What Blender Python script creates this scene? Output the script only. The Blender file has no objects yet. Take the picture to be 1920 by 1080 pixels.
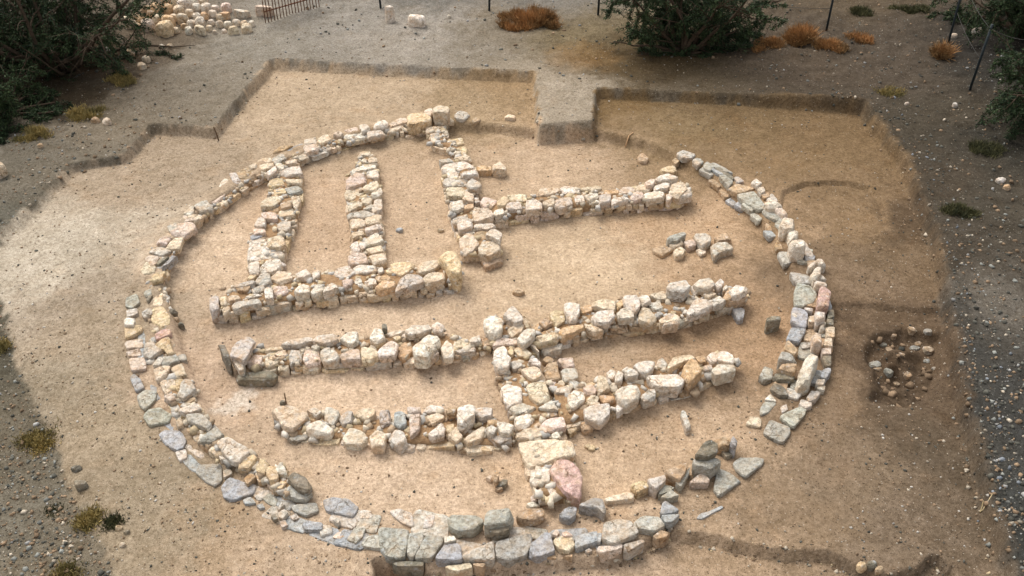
import bpy, math, random
import numpy as np
from mathutils import Vector, noise as mnoise

# ------------------------------------------------------------------ camera, sky, sun, exposure
S = bpy.context.scene
PITCH, HC, FPX = math.radians(37.0), 7.475, 1800.0
cam_d = bpy.data.cameras.new('camera')
cam = bpy.data.objects.new('camera', cam_d)
S.collection.objects.link(cam)
cam.location = (0, 0, HC)
cam.rotation_euler = (math.pi / 2 - PITCH, 0, 0)
cam_d.sensor_width = 36.0
cam_d.lens = 36.0 * FPX / 1920.0
cam_d.clip_end = 1000
S.camera = cam

SUN_EL, SUN_AZ = math.radians(56), math.radians(-38)      # azimuth from +Y, negative = to the left (behind the site)
w = bpy.data.worlds.new('World'); S.world = w; w.use_nodes = True
nt = w.node_tree; nt.nodes.clear()
sky = nt.nodes.new('ShaderNodeTexSky'); sky.sky_type = 'NISHITA'; sky.sun_disc = False
sky.sun_elevation = SUN_EL; sky.sun_rotation = SUN_AZ; sky.dust_density = 4.0; sky.air_density = 1.0
hs = nt.nodes.new('ShaderNodeHueSaturation'); hs.inputs['Saturation'].default_value = 0.25
bg = nt.nodes.new('ShaderNodeBackground'); bg.inputs['Strength'].default_value = 0.145
wo = nt.nodes.new('ShaderNodeOutputWorld')
nt.links.new(sky.outputs[0], hs.inputs['Color']); nt.links.new(hs.outputs[0], bg.inputs['Color']); nt.links.new(bg.outputs[0], wo.inputs[0])
sl = bpy.data.lights.new('sun', 'SUN'); sl.energy = 1.1; sl.angle = math.radians(38); sl.color = (1.0, 0.955, 0.89)
so = bpy.data.objects.new('sun', sl); S.collection.objects.link(so)
sd = Vector((math.sin(SUN_AZ) * math.cos(SUN_EL), math.cos(SUN_AZ) * math.cos(SUN_EL), math.sin(SUN_EL)))
so.rotation_euler = sd.to_track_quat('Z', 'Y').to_euler(); so.location = (0, 10, 30)
S.view_settings.view_transform = 'Standard'; S.view_settings.look = 'None'
S.view_settings.exposure = 0.73; S.view_settings.gamma = 1.0

# ------------------------------------------------------------------ helpers
rng = np.random.default_rng(7); random.seed(7)
COL = S.collection
CP, SP = math.cos(PITCH), math.sin(PITCH)

def un(u, v, z=0.0):
    """photograph pixel (1920 wide) -> the world point at height z"""
    a = (u - 960.0) / FPX; b = (540.0 - v) / FPX
    dx, dy, dz = a, CP + b * SP, -SP + b * CP
    t = (z - HC) / dz
    return dx * t, dy * t

def unp(pts, z=0.0): return np.array([un(p[0], p[1], z) for p in pts])

def lin(c): return tuple(((x / 255.0) / 12.92 if x / 255.0 <= 0.04045 else ((x / 255.0 + 0.055) / 1.055) ** 2.4) for x in c)

def vnoise(x, y, seed=0):
    xi = np.floor(x).astype(np.int64); yi = np.floor(y).astype(np.int64)
    fx = x - xi; fy = y - yi
    fx = fx * fx * (3 - 2 * fx); fy = fy * fy * (3 - 2 * fy)
    def h(a, b):
        n = (a * 374761393 + b * 668265263 + seed * 1442695041) & 0x7fffffff
        n = ((n ^ (n >> 13)) * 1274126177) & 0x7fffffff
        return ((n ^ (n >> 16)) & 0xffff) / 32767.5 - 1.0
    return (h(xi, yi) * (1 - fx) + h(xi + 1, yi) * fx) * (1 - fy) + (h(xi, yi + 1) * (1 - fx) + h(xi + 1, yi + 1) * fx) * fy

def sdist(px, py, poly):
    """signed distance to polygon, negative inside"""
    d = np.full(px.shape, 1e9); ins = np.zeros(px.shape, bool); n = len(poly)
    for i in range(n):
        x0, y0 = poly[i]; x1, y1 = poly[(i + 1) % n]
        ex, ey = x1 - x0, y1 - y0
        t = np.clip(((px - x0) * ex + (py - y0) * ey) / (ex * ex + ey * ey + 1e-12), 0, 1)
        d = np.minimum(d, np.hypot(px - x0 - t * ex, py - y0 - t * ey))
        c = (y0 > py) != (y1 > py)
        xx = x0 + (py - y0) / (y1 - y0 + 1e-12) * ex
        ins ^= c & (px < xx)
    return np.where(ins, -d, d)

def sstep(a, b, x):
    t = np.clip((x - a) / (b - a), 0, 1); return t * t * (3 - 2 * t)

def mesh_obj(name, V, F, mat, parent=None, loc=(0, 0, 0), smooth=True, sharp=None):
    me = bpy.data.meshes.new(name)
    me.from_pydata([tuple(p) for p in V], [], F)
    me.validate(verbose=False)
    me.materials.append(mat)
    if smooth:
        me.polygons.foreach_set('use_smooth', [True] * len(me.polygons))
        if sharp: me.set_sharp_from_angle(angle=math.radians(sharp))
    me.update()
    o = bpy.data.objects.new(name, me); COL.objects.link(o); o.location = loc
    if parent: o.parent = parent
    return o

def tag(o, label=None, cat=None, group=None, kind=None):
    if label: o['label'] = label
    if cat: o['category'] = cat
    if group: o['group'] = group
    if kind: o['kind'] = kind
    return o

def empty(name, loc):
    o = bpy.data.objects.new(name, None); COL.objects.link(o); o.location = loc; o.empty_display_size = 0.2
    return o

class N:
    """small node-tree helper"""
    def __init__(s, name):
        s.m = bpy.data.materials.new(name); s.m.use_nodes = True; s.t = s.m.node_tree
        s.b = s.t.nodes['Principled BSDF']; s.b.inputs['Roughness'].default_value = 0.9
        s.b.inputs['Specular IOR Level'].default_value = 0.15
    def n(s, t, **k):
        x = s.t.nodes.new(t)
        for a, v in k.items(): setattr(x, a, v)
        return x
    def l(s, a, b): s.t.links.new(a, b)
    def noise(s, vec, scale, detail=5, rough=0.6):
        x = s.n('ShaderNodeTexNoise'); x.inputs['Scale'].default_value = scale
        x.inputs['Detail'].default_value = detail; x.inputs['Roughness'].default_value = rough
        s.l(vec, x.inputs['Vector']); return x.outputs['Fac']
    def vor(s, vec, scale, feat='F1'):
        x = s.n('ShaderNodeTexVoronoi', feature=feat); x.inputs['Scale'].default_value = scale
        s.l(vec, x.inputs['Vector']); return x
    def ramp(s, fac, a, b, ca=(0, 0, 0, 1), cb=(1, 1, 1, 1)):
        x = s.n('ShaderNodeValToRGB'); e = x.color_ramp.elements
        e[0].position, e[0].color = a, ca; e[1].position, e[1].color = b, cb
        s.l(fac, x.inputs['Fac']); return x.outputs['Color']
    def mix(s, fac, a, b, mode='MIX'):
        x = s.n('ShaderNodeMix', data_type='RGBA', blend_type=mode)
        for sock, v in ((x.inputs['Factor'], fac), (x.inputs['A'], a), (x.inputs['B'], b)):
            if hasattr(v, 'is_output'): s.l(v, sock)
            else: sock.default_value = v
        return x.outputs['Result']
    def bump(s, h, strength, dist, prev=None):
        x = s.n('ShaderNodeBump'); x.inputs['Strength'].default_value = strength; x.inputs['Distance'].default_value = dist
        s.l(h, x.inputs['Height'])
        if prev: s.l(prev, x.inputs['Normal'])
        return x.outputs['Normal']
    def math(s, op, a, b):
        x = s.n('ShaderNodeMath', operation=op)
        for sock, v in ((x.inputs[0], a), (x.inputs[1], b)):
            if hasattr(v, 'is_output'): s.l(v, sock)
            else: sock.default_value = v
        return x.outputs[0]

def pos_shifted(k):
    """world position shifted by the object's random number, so that no two stones share a pattern"""
    g = k.n('ShaderNodeNewGeometry'); oi = k.n('ShaderNodeObjectInfo')
    sc = k.n('ShaderNodeVectorMath', operation='SCALE'); sc.inputs[0].default_value = (37.0, 17.0, 53.0)
    k.l(oi.outputs['Random'], sc.inputs['Scale'])
    ad = k.n('ShaderNodeVectorMath', operation='ADD'); k.l(g.outputs['Position'], ad.inputs[0]); k.l(sc.outputs[0], ad.inputs[1])
    return ad.outputs[0], oi

# ------------------------------------------------------------------ materials
def stone_mat(name, stain, spots, stain_amt, bump=1.0, layered=False, dust=0.68):
    k = N(name); p, oi = pos_shifted(k)
    base = oi.outputs['Color']
    f1 = k.noise(p, 9.0, 6, 0.65)
    c = k.mix(k.ramp(f1, 0.47, 0.66), base, k.mix(stain_amt, base, (*lin(stain), 1)))
    f2 = k.noise(p, 22.0, 7, 0.72)
    c = k.mix(1.0, c, k.ramp(f2, 0.34, 0.58, (0.60, 0.57, 0.52, 1), (1.20, 1.20, 1.20, 1)), 'MULTIPLY')
    f3 = k.noise(p, 75.0, 5, 0.75)
    c = k.mix(1.0, c, k.ramp(f3, 0.34, 0.52, (0.54, 0.51, 0.47, 1), (1.12, 1.12, 1.12, 1)), 'MULTIPLY')
    f4 = k.noise(p, 17.0, 5, 0.6)
    c = k.mix(k.ramp(f4, 0.58, 0.68), c, k.mix(0.6, c, (*lin(spots), 1)))
    # a coat of dry earth
    f5 = k.noise(p, 6.0, 6, 0.65)
    c = k.mix(k.ramp(f5, 0.44, 0.72, (0, 0, 0, 1), (dust, dust, dust, 1)), c, (*lin((198, 174, 146)), 1))
    # cracks and bedding joints
    dn = k.n('ShaderNodeTexNoise'); dn.inputs['Scale'].default_value = 9.0; k.l(p, dn.inputs['Vector'])
    wp = k.n('ShaderNodeVectorMath', operation='MULTIPLY_ADD'); k.l(dn.outputs['Color'], wp.inputs[0]); wp.inputs[1].default_value = (.16, .16, .16); k.l(p, wp.inputs[2])
    ve = k.vor(wp.outputs[0], 6.5, 'DISTANCE_TO_EDGE'); cr = k.ramp(ve.outputs['Distance'], 0.012, 0.045)
    cr = k.mix(k.ramp(k.noise(p, 4.0, 2, 0.5), 0.52, 0.62), (1, 1, 1, 1), cr)
    c = k.mix(1.0, c, k.mix(cr, (0.56, 0.51, 0.45, 1), (1, 1, 1, 1)), 'MULTIPLY')
    k.l(c, k.b.inputs['Base Color'])
    if layered:
        wv = k.n('ShaderNodeTexWave', wave_type='BANDS', bands_direction='Z'); wv.inputs['Scale'].default_value = 14
        wv.inputs['Distortion'].default_value = 6; k.l(p, wv.inputs['Vector'])
        n0 = k.bump(wv.outputs['Fac'], 0.35, 0.01)
    else:
        n0 = None
    vv = k.vor(p, 16.0)
    n1 = k.bump(vv.outputs['Distance'], 0.7 * bump, 0.03, n0)
    n1 = k.bump(cr, 0.6 * bump, 0.012, n1)
    n2 = k.bump(f2, 0.9 * bump, 0.022, n1)
    n3 = k.bump(f3, 0.7 * bump, 0.008, n2)
    k.l(n3, k.b.inputs['Normal'])
    return k.m

M_LIME = stone_mat('limestone', (186, 142, 92), (226, 220, 210), 0.5)
M_SLATE = stone_mat('slate', (150, 132, 104), (172, 176, 176), 0.4, 0.8, True, 0.35)

def soil_core_mat():
    k = N('earth_fill'); g = k.n('ShaderNodeNewGeometry'); p = g.outputs['Position']
    f = k.noise(p, 14, 6, 0.7); f2 = k.noise(p, 60, 4, 0.7)
    c = k.ramp(f, 0.3, 0.7, (*lin((136, 106, 76)), 1), (*lin((182, 150, 114)), 1))
    c = k.mix(1.0, c, k.ramp(f2, 0.3, 0.55, (0.6, 0.57, 0.52, 1), (1, 1, 1, 1)), 'MULTIPLY')
    k.l(c, k.b.inputs['Base Color'])
    k.l(k.bump(f2, 0.8, 0.01, k.bump(f, 0.8, 0.03)), k.b.inputs['Normal']); return k.m
M_EARTH = soil_core_mat()

def ground_mat():
    k = N('soil'); g = k.n('ShaderNodeNewGeometry'); p = g.outputs['Position']
    at = k.n('ShaderNodeAttribute', attribute_name='soil'); c = at.outputs['Color']
    ga = k.n('ShaderNodeAttribute', attribute_name='grit'); grit = ga.outputs['Fac']
    f0 = k.noise(p, 1.1, 5, 0.6); f1 = k.noise(p, 5.0, 6, 0.65); f2 = k.noise(p, 24, 6, 0.72); f3 = k.noise(p, 95, 4, 0.75)
    c = k.mix(1.0, c, k.ramp(f0, 0.32, 0.66, (0.89, 0.88, 0.86, 1), (1.06, 1.05, 1.04, 1)), 'MULTIPLY')
    c = k.mix(1.0, c, k.ramp(f1, 0.34, 0.66, (0.84, 0.82, 0.78, 1), (1.08, 1.08, 1.08, 1)), 'MULTIPLY')
    c = k.mix(1.0, c, k.ramp(f2, 0.32, 0.62, (0.62, 0.59, 0.55, 1), (1.16, 1.16, 1.16, 1)), 'MULTIPLY')
    c = k.mix(1.0, c, k.ramp(f3, 0.30, 0.62, (0.56, 0.54, 0.51, 1), (1.16, 1.16, 1.16, 1)), 'MULTIPLY')
    c = k.mix(1.0, c, k.ramp(k.noise(p, 240, 3, 0.8), 0.32, 0.62, (0.74, 0.72, 0.70, 1), (1.14, 1.14, 1.14, 1)), 'MULTIPLY')
    # ochre patches of the natural clay
    f4 = k.noise(p, 2.3, 5, 0.6)
    c = k.mix(k.ramp(f4, 0.56, 0.74, (0, 0, 0, 1), (0.4, 0.4, 0.4, 1)), c, k.mix(1.0, c, (1.05, 0.93, 0.80, 1), 'MULTIPLY'))
    # grit: single pale and dark grains
    v = k.vor(p, 42.0); vr = k.n('ShaderNodeSeparateColor'); k.l(v.outputs['Color'], vr.inputs[0])
    dot = k.ramp(v.outputs['Distance'], 0.22, 0.30, (1, 1, 1, 1), (0, 0, 0, 1))
    pale = k.math('MULTIPLY', dot, k.math('GREATER_THAN', vr.outputs[0], k.math('SUBTRACT', 0.97, k.math('MULTIPLY', grit, 0.10))))
    c = k.mix(pale, c, k.mix(0.35, c, (*lin((205, 196, 180)), 1)))
    dark = k.math('MULTIPLY', dot, k.math('GREATER_THAN', vr.outputs[1], k.math('SUBTRACT', 0.94, k.math('MULTIPLY', grit, 0.40))))
    c = k.mix(dark, c, k.mix(1.0, c, (0.38, 0.36, 0.35, 1), 'MULTIPLY'))
    k.l(c, k.b.inputs['Base Color'])
    h = k.bump(f1, 0.5, 0.05); h = k.bump(f2, 0.45, 0.02, h); h = k.bump(f3, 0.35, 0.008, h)
    k.l(h, k.b.inputs['Normal']); k.b.inputs['Roughness'].default_value = 1.0; k.b.inputs['Specular IOR Level'].default_value = 0.05
    return k.m
M_SOIL = ground_mat()

def attr_mat(name, rough=0.95):
    k = N(name); at = k.n('ShaderNodeAttribute', attribute_name='tint'); g = k.n('ShaderNodeNewGeometry')
    f = k.noise(g.outputs['Position'], 60, 4, 0.7)
    k.l(k.mix(1.0, at.outputs['Color'], k.ramp(f, 0.3, 0.6, (0.65, 0.65, 0.65, 1), (1.05, 1.05, 1.05, 1)), 'MULTIPLY'), k.b.inputs['Base Color'])
    k.b.inputs['Roughness'].default_value = rough; return k.m
M_PEB = attr_mat('pebble')

def plain(name, c, rough=0.8, var=0.25, scale=20, metal=0.0, bump=0.3):
    k = N(name); g = k.n('ShaderNodeNewGeometry'); f = k.noise(g.outputs['Position'], scale, 5, 0.65)
    a = tuple(x * (1 - var) for x in lin(c)); b = tuple(min(1, x * (1 + var)) for x in lin(c))
    k.l(k.ramp(f, 0.3, 0.7, (*a, 1), (*b, 1)), k.b.inputs['Base Color'])
    k.b.inputs['Roughness'].default_value = rough; k.b.inputs['Metallic'].default_value = metal
    k.l(k.bump(f, bump, 0.01), k.b.inputs['Normal']); return k.m
M_BARK = plain('bark', (74, 62, 50), 0.95, 0.4, 30)
M_RUST = plain('rusty_iron', (104, 66, 46), 0.8, 0.5, 40)
M_POST = plain('painted_steel', (46, 52, 54), 0.6, 0.3, 30)
M_WIRE = plain('wire', (70, 68, 64), 0.6, 0.2, 30)
M_WOOD = plain('weathered_wood', (96, 76, 56), 0.9, 0.35, 40)

def leaf_mat(name, c1, c2):
    k = N(name); g = k.n('ShaderNodeNewGeometry'); f = k.noise(g.outputs['Position'], 2.2, 3, 0.6)
    c = k.ramp(g.outputs['Random Per Island'], 0.0, 1.0, (*lin(c1), 1), (*lin(c2), 1))
    c = k.mix(1.0, c, k.ramp(f, 0.35, 0.65, (0.55, 0.6, 0.6, 1), (1.25, 1.2, 1.1, 1)), 'MULTIPLY')
    k.l(c, k.b.inputs['Base Color']); k.b.inputs['Roughness'].default_value = 0.7; return k.m
M_LEAF = leaf_mat('dark_leaf', (28, 40, 26), (70, 86, 56))
M_DRY = leaf_mat('dry_orange_straw', (134, 98, 62), (184, 140, 94))
M_STRAW = leaf_mat('dry_yellow_straw', (116, 106, 66), (178, 156, 102))
M_WEED = leaf_mat('dark_olive_weed', (58, 62, 42), (100, 96, 66))

# ------------------------------------------------------------------ ground
Z_A = 0.12
FLOOR = unp([(845,245),(765,253),(715,260),(650,277),(600,296),(535,322),(500,342),(460,366),(414,398),(380,420),(352,450),(327,487),(320,517),(320,560),(335,600),(345,660),(370,720),(400,775),(470,840),(600,920),(800,960),(1000,960),(1200,930),(1300,880),(1400,780),(1450,700),(1472,640),(1482,560),(1466,490),(1434,440),(1388,395),(1335,350),(1275,312),(1205,280),(1115,262),(1012,271),(1000,262),(930,250)], 0)
TRENCH = unp([(-900,1500),(-700,600),(0,465),(140,325),(240,308),(290,252),(405,260),(455,203),(512,130),(700,142),(860,150),(1000,154),(1010,258),(1112,252),(1120,186),(1400,200),(1610,218),(1690,330),(1735,450),(1768,600),(1795,750),(1845,950),(1885,1080),(1950,1300),(1950,1800)], Z_A)
LOWER = unp([(797,1062),(800,1057),(930,1059),(1050,1050),(1180,1030),(1255,992),(1330,1005),(1400,1020),(1480,1026),(1560,1042),(1600,1062),(1650,1080),(1720,1064),(1752,1040),(1790,1066),(1850,1300),(797,1300)], 0.02)
PIT = unp([(1622,622),(1690,614),(1760,630),(1775,700),(1760,750),(1690,752),(1640,738),(1624,690)], 0.1)
SHAFT = unp([(702,1052),(792,1056),(797,1100),(800,1200),(700,1200),(704,1090)], 0.0)
HOLLOW = unp([(1468,362),(1510,348),(1580,345),(1630,356),(1655,385),(1660,430),(1600,470),(1500,450),(1462,400)], 0.1)
RIDGE = unp([(1560,572),(1640,574),(1700,580),(1775,585),(1775,610),(1560,603)], 0.1)
LEFTSTEP = unp([(-300,560),(0,565),(40,690),(85,790),(130,900),(180,1000),(222,1085),(300,1300),(-400,1300)], 0.05)
CX, CY = un(901, 600, 0)

def terrain(x, y):
    x = np.asarray(x, float); y = np.asarray(y, float)
    wob = 0.03 * vnoise(x * 3.1, y * 3.1, 5) + 0.014 * vnoise(x * 8, y * 8, 6) + 0.006 * vnoise(x * 17, y * 17, 8)
    A = 0.02 + 0.13 * sstep(6.4, 10.6, y)
    z = A * sstep(-0.03, 0.09, sdist(x, y, FLOOR) + wob * 0.5)
    dt = sdist(x, y, TRENCH) + wob
    left = sstep(-2.6, -4.6, x); right = sstep(3.6, 5.2, x)
    hgt = (0.175 - 0.07 * left * sstep(14.5, 12.0, y)) + 0.08 * right
    z = z + hgt * sstep(-0.03, 0.03 + 0.03 * right, dt) + 0.05 * sstep(0.4, 4, dt)
    z = z - 0.12 * sstep(0.008, -0.016, sdist(x, y, LOWER) + wob + 0.012 * vnoise(x * 15, y * 15, 19))
    dp = sdist(x, y, PIT) + 1.4 * wob + 0.09 * vnoise(x * 4, y * 4, 14)
    z = z - 0.12 * sstep(0.03, -0.12, dp) + sstep(-0.05, -0.3, dp) * (0.07 * vnoise(x * 5, y * 5, 9) + 0.04 * vnoise(x * 13, y * 13, 10))
    z = z - 0.75 * sstep(0.02, -0.03, sdist(x, y, SHAFT) + 0.25 * wob)
    dh = sdist(x, y, HOLLOW)
    up = sstep(-0.6, 0.3, (y - un(1560, 420, .1)[1]))
    z = z - 0.045 * sstep(0.015, -0.02, dh + .3 * wob) * up - 0.025 * np.exp(-((dh + .3 * wob + .02) / 0.03) ** 2) * up
    z = z - 0.05 * sstep(0.01, -0.02, sdist(x, y, RIDGE) + 0.5 * wob) * sstep(-0.15, 0.0, y - un(1660, 600, .1)[1])
    dl = sdist(x, y, LEFTSTEP)
    z = z - 0.05 * sstep(0.08, -0.05, dl + wob)
    # trampled unevenness
    far = sstep(0.0, 1.5, dt)
    z = z + (0.009 + 0.01 * far) * vnoise(x * 1.3, y * 1.3, 1) + 0.007 * vnoise(x * 4.1, y * 4.1, 2) + 0.005 * vnoise(x * 11, y * 11, 3) * (1 + 2 * far) + 0.0035 * vnoise(x * 19, y * 19, 13)
    z = z + far * 0.03 * vnoise(x * 2.3, y * 2.3, 4) + (far * right) * 0.03 * vnoise(x * 6, y * 6, 12)
    return z

def gz(x, y): return float(terrain(np.array([x]), np.array([y]))[0])

def ung(u, v, dz=0.0):
    z = 0.1
    for _ in range(4):
        x, y = un(u, v, z); z = gz(x, y) + dz
    return x, y, z

# soil colours as seen across the site, with some edge shade and vignetting painted in (display values; the gain below turns them into albedo)
SOIL_AND_SHADE = [(700,600,206,172,134),(1100,480,204,170,128),(700,880,212,176,138),(1150,880,206,168,126),(700,730,212,176,138),(1050,290,196,160,120),(420,480,206,172,134),(610,400,198,160,120),(770,380,196,160,120),(1350,430,194,152,106),(1400,620,186,146,104),(1250,820,196,158,116),(400,700,196,160,124),
 (300,330,176,152,122),(560,200,186,156,118),(700,180,184,154,116),(140,450,184,168,142),(60,520,188,172,146),(180,620,172,150,120),(100,720,164,146,118),(130,560,170,150,124),(250,780,170,148,116),(250,950,162,142,112),(420,1000,176,146,110),(560,1040,184,152,116),(900,1075,194,160,124),(1150,1060,190,156,120),(1350,1060,180,148,112),
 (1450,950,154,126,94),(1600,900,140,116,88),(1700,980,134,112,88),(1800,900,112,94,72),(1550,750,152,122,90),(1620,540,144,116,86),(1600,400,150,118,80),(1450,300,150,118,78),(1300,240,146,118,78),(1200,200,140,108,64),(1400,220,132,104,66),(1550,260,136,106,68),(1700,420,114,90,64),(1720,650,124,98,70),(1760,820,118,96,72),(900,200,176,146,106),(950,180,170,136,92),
 (800,60,158,150,138),(640,60,150,143,131),(500,90,148,140,125),(400,150,148,137,119),(330,190,146,132,110),(200,260,136,122,100),(760,90,160,150,135),(1050,200,168,152,128),(1060,90,130,112,78),(1180,130,108,86,52),(950,60,138,124,102),(1500,130,104,88,70),(1650,130,100,86,70),(1600,20,112,94,70),(1750,250,90,80,64),
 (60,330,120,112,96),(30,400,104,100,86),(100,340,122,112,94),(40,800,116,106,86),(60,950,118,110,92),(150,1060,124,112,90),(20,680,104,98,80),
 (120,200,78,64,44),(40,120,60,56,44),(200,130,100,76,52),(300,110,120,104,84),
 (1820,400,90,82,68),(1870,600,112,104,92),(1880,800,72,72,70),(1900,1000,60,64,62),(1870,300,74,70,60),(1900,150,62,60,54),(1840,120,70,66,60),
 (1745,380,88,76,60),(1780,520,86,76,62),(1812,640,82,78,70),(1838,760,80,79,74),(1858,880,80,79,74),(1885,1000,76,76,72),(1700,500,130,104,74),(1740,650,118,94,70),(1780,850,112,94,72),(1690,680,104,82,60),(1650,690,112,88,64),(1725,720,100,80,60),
 (800,5,120,116,108),(1000,5,128,122,112)]
GAIN = 1.33
def soil_shade_colour(x, y):
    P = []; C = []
    for (u, v, r, g, b) in SOIL_AND_SHADE:
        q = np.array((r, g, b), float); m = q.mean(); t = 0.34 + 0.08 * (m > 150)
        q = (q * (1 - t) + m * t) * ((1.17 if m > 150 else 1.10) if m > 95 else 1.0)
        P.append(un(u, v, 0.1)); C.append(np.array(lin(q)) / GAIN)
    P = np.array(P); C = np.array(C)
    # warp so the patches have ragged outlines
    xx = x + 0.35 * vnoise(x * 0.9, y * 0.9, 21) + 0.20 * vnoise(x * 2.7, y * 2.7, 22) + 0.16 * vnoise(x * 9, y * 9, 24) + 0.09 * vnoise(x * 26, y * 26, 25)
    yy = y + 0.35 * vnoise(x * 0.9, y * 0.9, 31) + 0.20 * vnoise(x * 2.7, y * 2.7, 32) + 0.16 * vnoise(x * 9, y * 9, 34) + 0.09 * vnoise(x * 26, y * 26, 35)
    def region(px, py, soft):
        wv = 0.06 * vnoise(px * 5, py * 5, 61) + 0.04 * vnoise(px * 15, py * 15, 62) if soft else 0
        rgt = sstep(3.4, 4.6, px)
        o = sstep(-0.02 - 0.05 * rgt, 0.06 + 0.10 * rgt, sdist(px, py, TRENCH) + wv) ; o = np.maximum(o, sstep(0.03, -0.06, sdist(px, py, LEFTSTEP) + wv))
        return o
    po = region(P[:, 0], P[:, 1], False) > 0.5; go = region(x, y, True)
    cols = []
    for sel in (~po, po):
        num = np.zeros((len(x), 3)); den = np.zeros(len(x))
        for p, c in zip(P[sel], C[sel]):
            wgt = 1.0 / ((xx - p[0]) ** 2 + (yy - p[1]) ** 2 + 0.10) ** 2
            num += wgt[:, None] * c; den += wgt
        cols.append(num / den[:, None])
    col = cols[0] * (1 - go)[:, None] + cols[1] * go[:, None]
    def patch(u, v, r, c, a, z=0):
        px, py = un(u, v, z)
        d = np.hypot(x - px, y - py) + 0.16 * vnoise(x * 6, y * 6, 41) + 0.08 * vnoise(x * 18, y * 18, 42)
        k = (a * sstep(r, r * 0.3, d))[:, None]
        return col * (1 - k) + np.array(lin(c)) * k
    col = patch(445, 755, 0.22, (214, 204, 192), 0.75)
    col = patch(415, 705, 0.40, (186, 166, 146), 0.5)
    col = patch(520, 700, 0.25, (190, 168, 146), 0.4)
    col = patch(1090, 100, 0.9, (140, 104, 56), 0.35, .4)
    return col

xs = np.unique(np.round(np.concatenate([np.arange(-6.6, 6.6, 0.03), np.arange(-13, -6.6, 0.08), np.arange(6.6, 13, 0.08), -13 - np.geomspace(.2, 260, 26), 13 + np.geomspace(.2, 260, 26)]), 4))
ys = np.unique(np.round(np.concatenate([np.arange(5.2, 15.5, 0.03), np.arange(15.5, 23, 0.06), 23 + np.geomspace(.1, 300, 34), 5.2 - np.geomspace(.05, 120, 26)]), 4))
GX, GY = np.meshgrid(xs, ys); gx, gy = GX.ravel(), GY.ravel()
gzv = terrain(gx, gy)
nx, ny = len(xs), len(ys)
me = bpy.data.meshes.new('ground')
me.vertices.add(nx * ny); me.vertices.foreach_set('co', np.stack([gx, gy, gzv], 1).ravel())
i = (np.arange(ny - 1)[:, None] * nx + np.arange(nx - 1)[None, :]).ravel()
quads = np.stack([i, i + 1, i + nx + 1, i + nx], 1).ravel()
me.loops.add(len(quads)); me.loops.foreach_set('vertex_index', quads)
me.polygons.add(len(quads) // 4); me.polygons.foreach_set('loop_start', np.arange(0, len(quads), 4)); me.polygons.foreach_set('loop_total', np.full(len(quads) // 4, 4))
me.update(calc_edges=True); me.polygons.foreach_set('use_smooth', np.ones(len(quads) // 4, bool))
ca = me.color_attributes.new('soil', 'FLOAT_COLOR', 'POINT')
sc = soil_shade_colour(gx, gy); ca.data.foreach_set('color', np.concatenate([sc, np.ones((len(sc), 1))], 1).ravel())  # vertex colours hold soil tone plus some painted edge shade
GRIT = 0.25 + 0.75 * np.clip(sstep(-0.3, 0.4, sdist(gx, gy, TRENCH)) + sstep(0.1, -0.1, sdist(gx, gy, LEFTSTEP)), 0, 1)
GRIT = np.clip(GRIT + 0.35 * sstep(0, .5, vnoise(gx * .8, gy * .8, 55)) * (sdist(gx, gy, FLOOR) > .3), 0, 1)
ga = me.attributes.new('grit', 'FLOAT', 'POINT'); ga.data.foreach_set('value', GRIT)
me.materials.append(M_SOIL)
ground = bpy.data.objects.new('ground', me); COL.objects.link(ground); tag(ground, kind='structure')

# ------------------------------------------------------------------ stones
PAL = {'w': (219, 211, 198), 'c': (214, 199, 176), 'y': (208, 186, 148), 'o': (200, 164, 124), 'p': (214, 196, 185), 'g': (190, 187, 181), 'm': (202, 168, 162),
       'b': (156, 161, 166), 'n': (163, 163, 154), 'd': (106, 104, 94), 'r': (166, 140, 112)}
SLATE = set('bnd')

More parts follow.
